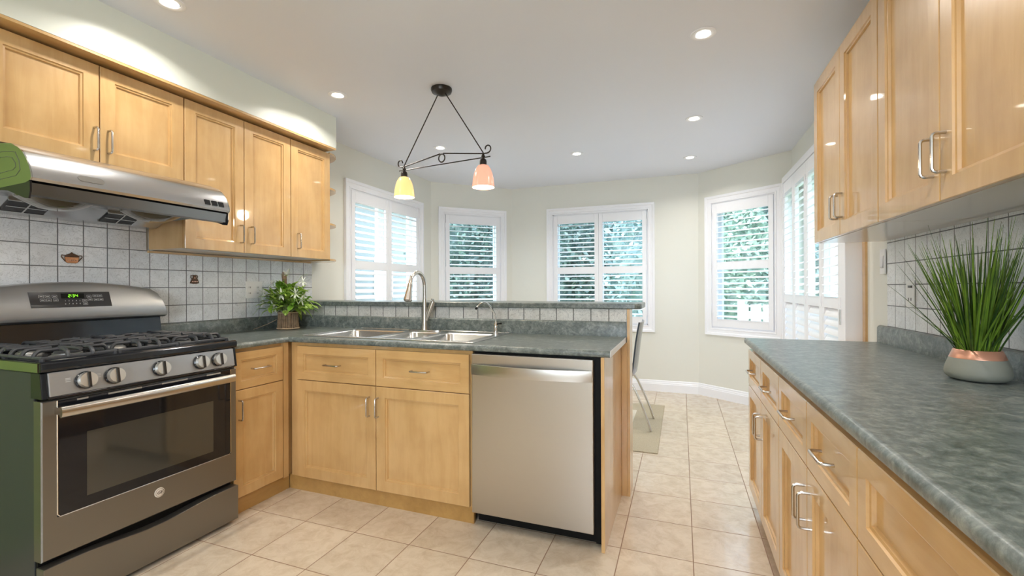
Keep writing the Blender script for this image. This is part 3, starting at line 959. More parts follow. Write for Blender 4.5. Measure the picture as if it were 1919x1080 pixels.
# cooktop
m = MB()
prof = [(0.03, 0.896), (0.650, 0.896), (0.668, 0.900), (0.672, 0.910), (0.670, 0.930), (0.660, 0.936), (0.640, 0.936), (0.625, 0.928), (0.10, 0.928), (0.09, 0.936), (0.03, 0.936)]
m.prism(prof, RY0, RY1, lambda p, q, t: (p, t, q))
m.box(0.10, 0.64, RY0, RY0 + 0.018, 0.929, 0.9355); m.box(0.10, 0.64, RY1 - 0.018, RY1, 0.929, 0.9355)
ck = m.build('cooktop', BLACK, rg, bevel=0.003, seg=2)
MB().box(0.05, 0.655, RY0 - 0.0022, RY0 - 0.0002, 0.900, 0.932).build('side_trim', simple('mirror_strip', (0.45, 0.46, 0.44, 1), 0.10, 1.0), ck)  # polished strip added over the enamel side to mirror the green wall
# burners
for (bx, by, br) in ((0.49, RY0 + 0.16, 0.046), (0.22, RY0 + 0.16, 0.036), (0.355, (RY0 + RY1) / 2, 0.042), (0.49, RY1 - 0.16, 0.040), (0.22, RY1 - 0.16, 0.036)):
    b_ = MB().lathe([(br * 1.25, 0), (br * 1.2, 0.006), (br, 0.010), (br, 0.016), (0, 0.016)], (bx, by, 0.9285), 24).build('burner', ALU, ck, smooth=True)
    MB().lathe([(br * 0.88, 0.0165), (br * 0.9, 0.021), (br * 0.8, 0.025), (0, 0.0255)], (bx, by, 0.9285), 24).build('burner_cap', IRON, ck, smooth=True)
# grates
def grate(y0, y1, burners):
    m = MB()
    r = 0.0074
    zb, zt = 0.944, 0.970
    x0, x1 = 0.125, 0.625
    # outer frame low, with corner feet
    m.tube([(x0, y0, zb), (x1, y0, zb), (x1, y1, zb), (x0, y1, zb)], r, 8, closed=True)
    for x in (x0, x1, (x0 + x1) / 2):
        for y in (y0, y1): m.tube([(x, y, 0.9285), (x, y, zb)], r * 1.1, 8)
    ym = (y0 + y1) / 2
    # fingers from both sides
    xs_ = [x0 + 0.055 + 0.078 * i for i in range(6)]
    for x in xs_:
        gap = 0.030
        for (ya, s) in ((y0, 1), (y1, -1)):
            L_ = (y1 - y0) / 2 - gap
            pts = []
            for k in range(5):
                a = PI / 2 * k / 4
                pts.append((x, ya + s * 0.022 * (1 - math.cos(a)), zb + (zt - zb) * math.sin(a)))
            pts.append((x, ya + s * L_, zt))
            m.tube(pts, r, 8)
    # front and back arches
    for (xa, s) in ((x0, 1), (x1, -1)):
        for yy in (y0 + (y1 - y0) * 0.33, y0 + (y1 - y0) * 0.67):
            pts = []
            for k in range(5):
                a = PI / 2 * k / 4
                pts.append((xa + s * 0.022 * (1 - math.cos(a)), yy, zb + (zt - zb) * math.sin(a)))
            pts.append((xa + s * 0.055, yy, zt))
            m.tube(pts, r, 8)
    # spine joining the fingers round the middle
    m.tube([(x0 + 0.055, ym - 0.03, zt - 0.001), (x0 + 0.14, ym - 0.03, zt - 0.001)], r, 8)
    m.tube([(x0 + 0.055, ym + 0.03, zt - 0.001), (x0 + 0.14, ym + 0.03, zt - 0.001)], r, 8)
    m.tube([((x0 + x1) / 2, y0, zt - 0.001), ((x0 + x1) / 2, y1, zt - 0.001)], r, 8)
    m.tube([(x1 - 0.14, ym, zt - 0.001), (x1, ym, zt - 0.001)], r, 8)
    m.build('grate', IRON, rg, smooth=True)
gw = (RY1 - RY0 - 0.03) / 3
for i in range(3): grate(RY0 + 0.015 + gw * i + 0.008, RY0 + 0.015 + gw * (i + 1) - 0.008, None)
# control panel: tilted
def pl_pt(y, t, d):   # t 0 bottom..1 top, d outward
    b0 = Vector((0.676, 0, 0.812)); b1 = Vector((0.662, 0, 0.894))
    n_ = Vector((0.986, 0, 0.168))
    q_ = b0.lerp(b1, t) + n_ * d
    return Vector((q_.x, y, q_.z))
m = MB()
m.prism([(0.618, 0.808), (0.676, 0.808), (0.662, 0.8955), (0.618, 0.8955)], RY0 + 0.022, RY1 - 0.016, lambda p, q, t: (p, t, q))
cp = m.build('control_panel', SLATE2, rg, bevel=0.003)
m = MB()
m.prism([(0.600, 0.802), (0.674, 0.802), (0.660, 0.8955), (0.600, 0.8955)], RY0 + 0.002, RY0 + 0.0215, lambda p, q, t: (p, t, q))
m.prism([(0.600, 0.802), (0.674, 0.802), (0.660, 0.8955), (0.600, 0.8955)], RY1 - 0.0155, RY1 - 0.002, lambda p, q, t: (p, t, q))
m.box(0.600, 0.672, RY0 + 0.0215, RY1 - 0.0155, 0.797, 0.8075)
m.build('panel_end_cap', BLACK, rg, bevel=0.003)
nrm = Vector((0.986, 0, 0.168))
for i, y in enumerate((1.056, 1.150, 1.325, 1.501, 1.589)):
    c0 = pl_pt(y, 0.47, 0.0005)
    k_ = MB().lathe([(0.0335, 0), (0.0335, 0.006), (0.030, 0.010)], c0, 28, axis=nrm).build('knob', BLACK, rg, smooth=True)
    MB().lathe([(0.0300, 0.009), (0.0298, 0.022), (0.0275, 0.027), (0, 0.0275)], c0, 28, axis=nrm).build('knob_face', NICKEL2, k_, smooth=True)
    m = MB()
    for t_ in (0,):
        up_ = Vector((-0.168, 0, 0.986))
        p0 = c0 + nrm * 0.018
        vs = []
        for sy, su, dd_ in ((-1, -1, 0.012), (1, -1, 0.012), (1, 1, 0.012), (-1, 1, 0.012), (-1, -1, 0), (1, -1, 0), (1, 1, 0), (-1, 1, 0)):
            vs.append(m.bm.verts.new(p0 + Vector((0, sy * 0.0045, 0)) + up_ * (su * 0.0285) + nrm * (dd_ + 0.003)))
        for f_ in ((3, 2, 1, 0), (4, 5, 6, 7), (0, 1, 5, 4), (1, 2, 6, 5), (2, 3, 7, 6), (3, 0, 4, 7)): m.bm.faces.new([vs[j] for j in f_])
    m.build('knob_grip', BRONZE, k_, bevel=0.0015)
    if i < 2:
        m = MB()
        for zz in (0.0, 0.006, 0.014):
            q_ = pl_pt(y - 0.052, 0.66 - zz * 10, 0.0004)
            m.box(q_.x + 0.0004, q_.x + 0.0009, q_.y - 0.008, q_.y + 0.008, q_.z - 0.0013, q_.z + 0.0013)
        m.build('printed_mark', MARK, cp)
# oven door
m = MB()
OD0, OD1 = RY0 + 0.002, RY1 - 0.003
fO = Face('x+', 0.668)
m.rings(fO, OD0, OD1, 0.215, 0.794, [(0.0, -0.048), (0.0, -0.004), (0.004, 0.0)])
od = m.build('oven_door', SLATE, rg)
m = MB()
GY0, GY1, GZ0, GZ1 = 0.972, 1.655, 0.362, 0.790
m.rings(fO, GY0, GY1, GZ0, GZ1, [(0.0, 0.0002), (0.0, 0.0020), (0.003, 0.0026)])
dg = m.build('door_glass', OVGLASS, od)
m = MB()
m.tube([fO.P(GY0, GZ1, 0.0012), fO.P(GY0, GZ0 + .01, 0.0012), fO.P(GY0 + .008, GZ0, 0.0012), fO.P(GY1 - .008, GZ0, 0.0012), fO.P(GY1, GZ0 + .01, 0.0012), fO.P(GY1, GZ1, 0.0012)], 0.0022, 6)
m.build('glass_trim', CHROME, od, smooth=True)
MB().rings(fO, 1.060, 1.563, 0.405, 0.652, [(0.0, 0.0027), (0.0, 0.0030)]).build('oven_window', OVWIN, od)
# vent slots along the top of the door
m = MB()
for (a_, b_) in ((1.03, 1.065), (1.13, 1.25), (1.33, 1.44), (1.53, 1.60)):
    m.fbox(fO, a_, b_, 0.779, 0.7855, 0.0026, 0.0034)
m.build('vent_slot', ALU, od)
# door handle: flattened bar, slightly bowed
m = MB()
hy0, hy1 = 0.958, 1.634
pts = []; rads = []
for k in range(17):
    t = k / 16
    pts.append((0.722 + 0.012 * math.sin(PI * t), hy0 + (hy1 - hy0) * t, 0.755))
m.tube(pts, 0.0205, 14, flat=1.0)
bmesh.ops.scale(m.bm, verts=m.bm.verts, vec=(0.62, 1, 1), space=Matrix.Translation((-0.722, 0, 0)))
for y in (hy0 + 0.02, hy1 - 0.02): m.box(0.667, 0.716, y - 0.013, y + 0.013, 0.742, 0.768)
m.build('handle', NICKEL, od, smooth=True, angle=45)
bd = MB().lathe([(0, 0), (0.0205, 0), (0.0205, 0.002), (0.018, 0.003), (0, 0.003)], (0.6682, 1.319, 0.307), 28, axis=(1, 0, 0)).build('badge', simple('badge_silver', (0.80, 0.76, 0.70, 1), 0.35, 0.3), od, smooth=True)
def text_mesh(txt, size, mat, parent, M4, name, depth=0.0004, shear=0.0, bold=0.0):
    cu = bpy.data.curves.new(name, 'FONT')
    cu.body = txt; cu.size = size; cu.align_x = 'CENTER'; cu.align_y = 'CENTER'; cu.extrude = depth; cu.shear = shear; cu.offset = bold
    o = bpy.data.objects.new(name, cu)
    COL.objects.link(o)
    bpy.context.view_layer.update()
    dg_ = bpy.context.evaluated_depsgraph_get()
    me = bpy.data.meshes.new_from_object(o.evaluated_get(dg_))
    bpy.data.objects.remove(o)
    me.materials.clear(); me.materials.append(mat)
    off = Vector((0, 0, 0)); q_ = parent
    while q_ is not None: off += q_.location; q_ = q_.parent
    me.transform(Matrix.Translation(-off) @ M4)
    ob = bpy.data.objects.new(name, me); COL.objects.link(ob); ob.parent = parent
    return ob
def facing_x(x, y, z): return Matrix(((0, 0, 1, x), (1, 0, 0, y), (0, 1, 0, z), (0, 0, 0, 1)))
text_mesh('GE', 0.019, BRONZE, od, facing_x(0.6717, 1.319, 0.3065), 'badge_monogram', shear=0.25)
m = MB()
m.tube([(0.6717, 1.319 + 0.0165 * math.cos(a), 0.307 + 0.0165 * math.sin(a)) for a in [2 * PI * k / 28 for k in range(28)]], 0.0006, 5, closed=True)
m.build('badge_ring', BRONZE, od)
# storage drawer with the dipped top edge
m = MB()
n = 24
top = []
for i in range(n + 1):
    t = i / n; y = OD0 + (OD1 - OD0) * t
    dip = 0.5 - 0.5 * math.cos(2 * PI * min(1, max(0, (t - 0.12) / 0.76)))
    top.append((y, 0.192 - 0.020 * dip))
poly = [(OD0, 0.022)] + top + [(OD1, 0.022)]
m.prism(poly, 0.632, 0.680, lambda p, q, t: (t, p, q))
m.build('storage_drawer', SLATE, rg, bevel=0.003, seg=2)
MB().box(0.619, 0.631, RY0 + 0.008, RY1 - 0.008, 0.06, 0.7995).build('recess', BLACKM, rg)
# backguard
m = MB()
n = 24
# black lower riser
MB().prism([(0.035, 0.937), (0.100, 0.937), (0.082, 1.056), (0.035, 1.056)], RY0 + 0.006, RY1 - 0.006, lambda p, q, t: (p, t, q)).build('backguard_riser', BLACK, rg, bevel=0.002)
rows = []
for i in range(n + 1):
    t = i / n; y = RY0 - 0.004 + (RY1 - RY0 + 0.012) * t
    arch = math.sin(PI * t)
    e = min(1.0, min(t, 1 - t) / 0.035)
    zt = 1.196 + 0.040 * arch ** 0.8 - 0.016 * (1 - e) ** 2
    # the sides slope in to the top
    sh = 0.0
    ins = (lambda z: 0.036 * max(0, (z - 1.075) / 0.125))
    ring_ = []
    for (x, z) in ((0.035, 1.050), (0.098, 1.048), (0.118, 1.058), (0.123, 1.072), (0.110, 1.13), (0.094, zt - 0.022), (0.082, zt - 0.004), (0.068, zt), (0.035, zt)):
        yc = (RY0 + RY1) / 2
        yy = yc + (y - yc) * (1 - 0.085 * max(0, (z - 1.075) / 0.13))
        ring_.append(m.bm.verts.new((x, yy, z)))
    rows.append(ring_)
for a_, b_ in zip(rows, rows[1:]):
    L_ = len(a_)
    for k in range(L_): m.bm.faces.new((a_[k], a_[(k + 1) % L_], b_[(k + 1) % L_], b_[k]))
m.bm.faces.new(rows[0]); m.bm.faces.new(list(reversed(rows[-1])))
bgd = m.build('backguard', SLATE2, rg, smooth=True, angle=35)
# display, follows the slope of the face
def bgp(y, z, d=0.0):
    if z < 1.13: x = 0.123 + (0.110 - 0.123) * (z - 1.072) / (1.13 - 1.072)
    else: x = 0.110 + (0.094 - 0.110) * (z - 1.13) / (1.208 - 1.13)
    return (x + d, y, z)
m = MB()
DY0, DY1, DZ0, DZ1 = 1.135, 1.440, 1.116, 1.188
def slab(y0, y1, z0, z1, d0, d1, sl=0.0, zs=None):
    zs = [z0, z1] if not (z0 < 1.13 < z1) else [z0, 1.13, z1]
    A_ = []; B_ = []
    for z in zs:
        o_ = sl * (z - z0) / max(1e-6, z1 - z0)
        A_.append([m.bm.verts.new(bgp(y0 - o_, z, d0)), m.bm.verts.new(bgp(y0 - o_, z, d1))])
        B_.append([m.bm.verts.new(bgp(y1 - o_, z, d0)), m.bm.verts.new(bgp(y1 - o_, z, d1))])
    for i in range(len(zs) - 1):
        m.bm.faces.new((A_[i][1], B_[i][1], B_[i + 1][1], A_[i + 1][1]))
        m.bm.faces.new((A_[i][0], A_[i + 1][0], B_[i + 1][0], B_[i][0]))
        m.bm.faces.new((A_[i][0], A_[i][1], A_[i + 1][1], A_[i + 1][0])); m.bm.faces.new((B_[i][0], B_[i + 1][0], B_[i + 1][1], B_[i][1]))
    m.bm.faces.new((A_[0][0], B_[0][0], B_[0][1], A_[0][1])); m.bm.faces.new((A_[-1][0], A_[-1][1], B_[-1][1], B_[-1][0]))
slab(DY0, DY1, DZ0, DZ1, -0.001, 0.0022, sl=0.006)
dsp = m.build('display_panel', DARKGL, rg)
m = MB(); slab(1.242, 1.330, 1.158, 1.181, 0.0023, 0.0026)
m.build('clock_screen', BLACKM, dsp)
# seven segment 2:34
m = MB()
SEG = {'2': 'abged', '3': 'abgcd', '4': 'fgbc'}
def digit(ch, yc, zc, w, h):
    t = w * 0.16
    sl = 0.12
    for s_ in SEG[ch]:
        if s_ in 'agd':
            z_ = zc + {'a': h / 2, 'g': 0, 'd': -h / 2}[s_]
            slab(yc - w / 2 + t, yc + w / 2 - t, z_ - t / 1.6, z_ + t / 1.6, 0.0027, 0.0030)
        else:
            y_ = yc + (-w / 2 if s_ in 'fe' else w / 2)
            a0, a1 = ((zc + t * .6, zc + h / 2 - t * .6) if s_ in 'fb' else (zc - h / 2 + t * .6, zc - t * .6))
            slab(y_ - t / 1.6, y_ + t / 1.6, a0, a1, 0.0027, 0.0030)
digit('2', 1.273, 1.170, 0.0078, 0.0125); digit('3', 1.2885, 1.170, 0.0078, 0.0125); digit('4', 1.3005, 1.170, 0.0078, 0.0125)
slab(1.2798, 1.2814, 1.1725, 1.1743, 0.0027, 0.0030); slab(1.2798, 1.2814, 1.1660, 1.1678, 0.0027, 0.0030)
m.build('clock_digits', LED, dsp)
m = MB()
def frame_rect(yc, zc, w, h, t=0.0008):
    for a_, b_, c_, d__ in ((yc - w / 2, yc + w / 2, zc + h / 2 - t, zc + h / 2), (yc - w / 2, yc + w / 2, zc - h / 2, zc - h / 2 + t), (yc - w / 2, yc - w / 2 + t, zc - h / 2 + t, zc + h / 2 - t), (yc + w / 2 - t, yc + w / 2, zc - h / 2 + t, zc + h / 2 - t)):
        slab(a_, b_, c_, d__, 0.0023, 0.0026)
    slab(yc - w * 0.28, yc + w * 0.28, zc - 0.0012, zc + 0.0012, 0.0023, 0.0026)
for yc, zc in ((1.172, 1.168), (1.194, 1.168), (1.219, 1.168), (1.176, 1.151), (1.198, 1.151), (1.222, 1.151), (1.349, 1.166), (1.373, 1.168), (1.393, 1.168), (1.376, 1.150), (1.396, 1.150), (1.352, 1.151), (1.330, 1.146), (1.332, 1.131)):
    frame_rect(yc, zc, 0.018, 0.0115)
m.build('button_marks', MARK, dsp)
for i, ch in enumerate('1234567890'):
    y = 1.249 + (i % 5) * 0.0165 + (0.002 if i > 4 else 0); z = 1.146 if i < 5 else 1.131
    p_ = bgp(y, z, 0.0024)
    if i == 0: keypad = []
    keypad.append((ch, p_))
for k_, row in ((0, '1 2 3 4 5'), (1, '6 7 8 9 0')):
    p_ = bgp(1.2835, 1.1465 if k_ == 0 else 1.132, 0.0026)
    text_mesh(row.replace(' ', '    '), 0.0085, MARK, dsp, facing_x(*p_), 'keypad_digits', depth=0.0001)

# ------------------------------------------------------------------ range hood
HY0, HY1 = 0.908, 1.664
hd_ = thing('range_hood', (0.3, (HY0 + HY1) / 2, 1.535), 'stainless steel under-cabinet range hood with a curved front', 'range hood')
curve = [(0.540, 1.728), (0.572, 1.716), (0.600, 1.697), (0.623, 1.672), (0.641, 1.645), (0.653, 1.618), (0.656, 1.600), (0.650, 1.590)]
prof = [(0.012, 1.560), (0.012, 1.7715), (0.300, 1.7715), (0.340, 1.758), (0.515, 1.738)] + curve + [(0.6235, 1.586), (0.6235, 1.600), (0.10, 1.600), (0.10, 1.560)]
m = MB().prism(prof, HY0 + 0.004, HY1 - 0.002, lambda p, q, t: (p, t, q))
m.build('shell', STEEL_Y, hd_, smooth=True, angle=30)
# polished end caps with an embossed panel
ENDM = simple('hood_end_polished', (0.52, 0.55, 0.50, 1), 0.12, 1.0)
for side, y0, y1 in ((-1, HY0 - 0.0005, HY0 + 0.0035), (1, HY1 - 0.0015, HY1 + 0.0015)):
    m = MB()
    pp = [(0.012, 1.570), (0.012, 1.770), (0.340, 1.758)] + curve + [(0.62, 1.583), (0.30, 1.573)]
    m.prism(pp, y0, y1, lambda p, q, t: (p, t, q))
    if side < 0:
        pass
    ec = m.build('end_cap', ENDM, hd_, smooth=True, angle=30)
    if side < 0:
        m = MB()
        m.tube([(x_, y0, z_) for x_, z_ in ((0.20, 1.722), (0.50, 1.708), (0.555, 1.70), (0.580, 1.665), (0.587, 1.632), (0.56, 1.613), (0.20, 1.600))], 0.0013, 6, closed=True)
        m.tube([(x_, y0, z_) for x_, z_ in ((0.25, 1.698), (0.50, 1.688), (0.535, 1.682), (0.556, 1.660), (0.558, 1.645), (0.54, 1.636), (0.25, 1.622))], 0.0012, 6, closed=True)
        m.build('embossed_line', simple('embossed_groove', (0.08, 0.10, 0.06, 1), 0.4), ec, smooth=True)
# black front channel and lower lip
m = MB()
m.prism([(0.615, 1.5995), (0.622, 1.5995), (0.622, 1.5855), (0.642, 1.5825), (0.636, 1.540), (0.615, 1.536)], HY0 + 0.006, HY1 - 0.004, lambda p, q, t: (p, t, q))
m.build('front_lip', brushed('dark_steel_lip', (0.20, 0.19, 0.18, 1), 0.22, 'y'), hd_)
for y0, y1 in ((HY0, HY0 + 0.0055), (HY1 - 0.0035, HY1 + 0.001)):
    m = MB()
    m.prism([(0.647, 1.588), (0.648, 1.552), (0.638, 1.526), (0.612, 1.529), (0.50, 1.565), (0.42, 1.572), (0.42, 1.585), (0.615, 1.5825)], y0, y1, lambda p, q, t: (p, t, q))
    m.build('corner_bracket', BLACK, hd_)
# underside tray, sloping to the wall, with light covers and vents
m = MB()
m.prism([(0.012, 1.5595), (0.012, 1.534), (0.10, 1.536), (0.205, 1.586), (0.612, 1.588), (0.612, 1.598), (0.101, 1.598), (0.101, 1.5595)], HY0 + 0.008, HY1 - 0.006, lambda p, q, t: (p, t, q))
m.build('underside', STEEL_Y, hd_)
for yc in (HY0 + 0.20, HY1 - 0.19):
    m = MB().lathe([(0.125, 0.0), (0.122, -0.008), (0.090, -0.026), (0.055, -0.042), (0.030, -0.046), (0.0, -0.046)], (0.37, yc, 1.578), 40)
    # ribs
    for k in range(24):
        a = 2 * PI * k / 24
        m.tube([(0.37 + 0.115 * math.cos(a), yc + 0.115 * math.sin(a), 1.5725), (0.37 + 0.055 * math.cos(a), yc + 0.055 * math.sin(a), 1.544)], 0.0022, 5)
    m.build('filter_cover', simple('smoked_glass_filter', (0.10, 0.085, 0.06, 1), 0.10, coat=1.0), hd_, smooth=True, angle=30)
for vy0 in (1.035, 1.385):
    def sl_(t, d): return (0.105 + 0.095 * t + 0.45 * d, 1.5385 + 0.0452 * t - 0.9 * d)
    def vbox(t0, t1, d0, d1, y0, y1, mm):
        mm.prism([sl_(t0, d0), sl_(t1, d0), sl_(t1, d1), sl_(t0, d1)], y0, y1, lambda p, q, t: (p, t, q))
    m = MB(); vbox(0.10, 0.90, 0.0008, 0.006, vy0, vy0 + 0.14, m)
    g_ = m.build('vent_housing', BLACK, hd_)
    m = MB()
    vbox(0.04, 0.10, 0.0008, 0.008, vy0 - 0.004, vy0 + 0.144, m); vbox(0.90, 0.96, 0.0008, 0.008, vy0 - 0.004, vy0 + 0.144, m)
    vbox(0.10, 0.90, 0.0062, 0.008, vy0 + 0.067, vy0 + 0.073, m); vbox(0.45, 0.50, 0.0062, 0.0075, vy0 + 0.004, vy0 + 0.066, m); vbox(0.45, 0.50, 0.0062, 0.0075, vy0 + 0.074, vy0 + 0.136, m)
    m.build('vent_trim', SINKM, hd_)
# badge and push buttons on the curved front
def hoodp(t, d=0.0):
    n_ = len(curve) - 1
    i = min(int(t * n_), n_ - 1); f_ = t * n_ - i
    a_ = Vector((curve[i][0], 0, curve[i][1])); b_ = Vector((curve[i + 1][0], 0, curve[i + 1][1]))
    tg = (b_ - a_).normalized(); nn = Vector((-tg.z, 0, tg.x))
    if nn.x < 0: nn = -nn
    return a_.lerp(b_, f_) + nn * d
def hood_pad(y0, y1, t0, t1, d, mat, name, rounded=False):
    m = MB()
    a0, a1 = hoodp(t0, 0.0003), hoodp(t1, 0.0003); b0, b1 = hoodp(t0, d), hoodp(t1, d)
    if rounded:
        n_ = 8; polyy = []
        mid_ = (a0 + a1) / 2; hv = (a0 - a1) / 2; r_ = hv.length
        for k in range(n_ + 1):
            a = -PI / 2 + PI * k / n_; polyy.append((y1 - r_ + r_ * math.cos(a), math.sin(a)))
        for k in range(n_ + 1):
            a = PI / 2 + PI * k / n_; polyy.append((y0 + r_ + r_ * math.cos(a), math.sin(a)))
        nn = (b0 - a0)
        m.prism(polyy, 0, 1, lambda p, q, t: tuple(Vector((mid_.x, p, mid_.z)) + hv * q + nn * t))
    else:
        vs = [m.bm.verts.new((q_.x, y, q_.z)) for q_ in (a0, a1, b1, b0) for y in (y0, y1)]
        for f_ in ((0, 1, 3, 2), (4, 5, 7, 6), (0, 2, 4, 6), (1, 3, 5, 7), (0, 1, 7, 6), (2, 3, 5, 4)): m.bm.faces.new([vs[j] for j in f_])
    return m.build(name, mat, hd_)
hood_pad(1.045, 1.130, 0.60, 0.72, 0.002, simple('badge_grey', (0.34, 0.33, 0.31, 1), 0.3, 0.9), 'badge', True)
for y in (1.538, 1.574, 1.608):
    hood_pad(y, y + 0.026, 0.62, 0.76, 0.003, BLACK, 'push_button')

# ------------------------------------------------------------------ copper ornaments stuck on the wall tiles
COPPER = simple('antique_copper', (0.50, 0.24, 0.12, 1), 0.30, 0.9, var=0.3, vscale=60)
COPPERD = simple('dark_copper', (0.10, 0.055, 0.035, 1), 0.4, 0.7)
c = thing('tile_ornament', (0.012, 1.326, 1.333), 'copper lidded pot ornament on the wall tile above the range clock', 'ornament', 'copper ornaments on the tiles')
cy, cz_ = 1.327, 1.356
P2 = lambda pts: [(cy + a, cz_ + b) for a, b in pts]
MB().prism(P2([(-0.024, -0.022), (-0.016, -0.027), (0.016, -0.027), (0.024, -0.022), (0.029, 0.004), (-0.029, 0.004)]), 0.0082, 0.014, lambda p, q, t: (t, p, q)).build('pot_relief', COPPER, c, bevel=0.002)
MB().prism(P2([(-0.030, 0.0045), (0.030, 0.0045), (0.022, 0.014), (0.006, 0.021), (0.0, 0.028), (-0.006, 0.021), (-0.022, 0.014)]), 0.0082, 0.013, lambda p, q, t: (t, p, q)).build('lid_relief', COPPERD, c, bevel=0.002)
m = MB()
for s in (-1, 1): m.tube([(0.011, cy + s * 0.026, cz_ + 0.010), (0.011, cy + s * 0.038, cz_ + 0.012), (0.011, cy + s * 0.041, cz_ + 0.004), (0.011, cy + s * 0.026, cz_ - 0.018)], 0.002, 6)
m.build('handles_relief', COPPERD, c, smooth=True)
m = MB()
for k in range(5): m.lathe([(0.0032, 0), (0.002, 0.002), (0, 0.0025)], (0.014, cy - 0.017 + 0.0085 * k, cz_ - 0.013), 8, axis=(1, 0, 0))
m.build('studs', simple('worn_copper', (0.75, 0.50, 0.40, 1), 0.3, 0.8), c, smooth=True)
c = thing('tile_ornament', (0.012, 1.925, 1.232), 'dark copper jug ornament on the wall tile left of the socket plate', 'ornament', 'copper ornaments on the tiles')
cy, cz_ = 1.926, 1.263
MB().prism(P2([(-0.028, -0.026), (-0.012, -0.031), (0.012, -0.031), (0.028, -0.026), (0.020, -0.004), (0.010, 0.010), (0.013, 0.024), (-0.012, 0.024), (-0.009, 0.010), (-0.018, -0.004)]), 0.0082, 0.014, lambda p, q, t: (t, p, q)).build('jug_relief', COPPERD, c, bevel=0.002)
m = MB()
m.tube([(0.011, cy - 0.010, cz_ + 0.023), (0.011, cy - 0.022, cz_ + 0.020), (0.011, cy - 0.024, cz_ + 0.008), (0.011, cy - 0.014, cz_ + 0.0)], 0.002, 6)
m.tube([(0.011, cy + 0.011, cz_ + 0.023), (0.011, cy + 0.020, cz_ + 0.018), (0.011, cy + 0.019, cz_ + 0.008), (0.011, cy + 0.012, cz_ + 0.002)], 0.0017, 6)
m.build('handles_relief', COPPERD, c, smooth=True)
m = MB()
for k in range(4): m.lathe([(0.0035, 0), (0.002, 0.002), (0, 0.0025)], (0.014, cy - 0.014 + 0.0095 * k, cz_ - 0.017), 8, axis=(1, 0, 0))
m.lathe([(0.0045, 0), (0.003, 0.002), (0, 0.003)], (0.014, cy, cz_ + 0.006), 8, axis=(1, 0, 0))
m.build('studs', bpy.data.materials['worn_copper'], c, smooth=True)

# ------------------------------------------------------------------ sockets and switch
PLAST = simple('white_plastic', (0.80, 0.80, 0.80, 1), 0.35)
c = thing('wall_outlet', (0.012, 2.34, 1.135), 'white double socket plate on the tiles behind the flower pot', 'outlet')
MB().box(0.0083, 0.0135, 2.275, 2.405, 1.135, 1.252).build('cover_plate', PLAST, c, bevel=0.002)
m = MB()
for y0 in (2.292, 2.356):
    for z in (1.165, 1.205): 
        m.box(0.0136, 0.0142, y0 + 0.006, y0 + 0.0085, z, z + 0.012); m.box(0.0136, 0.0142, y0 + 0.018, y0 + 0.0205, z, z + 0.012)
m.build('slots', BLACKM, c)
c = thing('light_switch', (3.775, 2.815, 1.262), 'white rocker light switch at the edge of the right wall tiles', 'switch')
MB().box(3.7755, 3.7815, 2.782, 2.848, 1.262, 1.388).build('cover_plate', PLAST, c, bevel=0.002)
MB().prism([(3.7753, 1.292), (3.7700, 1.30), (3.7735, 1.355), (3.7753, 1.357)], 2.800, 2.830, lambda p, q, t: (p, t, q)).build('rocker', simple('switch_rocker', (0.70, 0.70, 0.72, 1), 0.3), c)
c = thing('wall_outlet', (3.775, 2.52, 1.115), 'white socket plate on the right wall tiles behind the grass', 'outlet')
MB().box(3.7755, 3.7817, 2.482, 2.558, 1.105, 1.225).build('cover_plate', PLAST, c, bevel=0.002)
m = MB(); m.box(3.7748, 3.7754, 2.506, 2.512, 1.135, 1.148); m.box(3.7748, 3.7754, 2.530, 2.536, 1.135, 1.148); m.box(3.7715, 3.7754, 2.50, 2.53, 1.193, 1.203)
m.build('slots', BRONZE, c)

# ------------------------------------------------------------------ flower arrangement
PX, PY = 0.205, 2.452
fp = thing('flower_arrangement', (PX, PY, CT1 + 0.0003), 'twig-wrapped pot of white flowers and light green leaves in the worktop corner', 'flower pot')
TW = simple('twig_bark', (0.27, 0.18, 0.11, 1), 0.8, var=0.75, vscale=40, bump=0.6)
TW2 = simple('twine_band', (0.55, 0.40, 0.26, 1), 0.8, var=0.2, vscale=80)
m = MB().lathe([(0.062, 0.0), (0.054, 0.118), (0.048, 0.118), (0.048, 0.10), (0, 0.10)], (PX, PY, CT1 + 0.0005), 20)
for k in range(34):
    a = 2 * PI * k / 34 + random.uniform(-.05, .05)
    r0, r1 = 0.067, 0.060
    a2 = a + random.uniform(-0.10, 0.10)
    m.tube([(PX + r0 * math.cos(a), PY + r0 * math.sin(a), CT1 + 0.0045), (PX + (r0 + r1) / 2 * math.cos(a + random.uniform(-.05, .05)), PY + (r0 + r1) / 2 * math.sin(a), CT1 + 0.06), (PX + r1 * math.cos(a2), PY + r1 * math.sin(a2), CT1 + 0.125 + random.uniform(-.004, .006))], random.uniform(0.0038, 0.0062), 6)
m.build('pot', TW, fp, smooth=True)
m = MB()
for z, r in ((0.008, 0.072), (0.118, 0.066)):
    m.tube([(PX + r * math.cos(a), PY + r * math.sin(a), CT1 + z) for a in [2 * PI * k / 24 for k in range(24)]], 0.0045, 6, closed=True)
m.build('twine', TW2, fp, smooth=True)

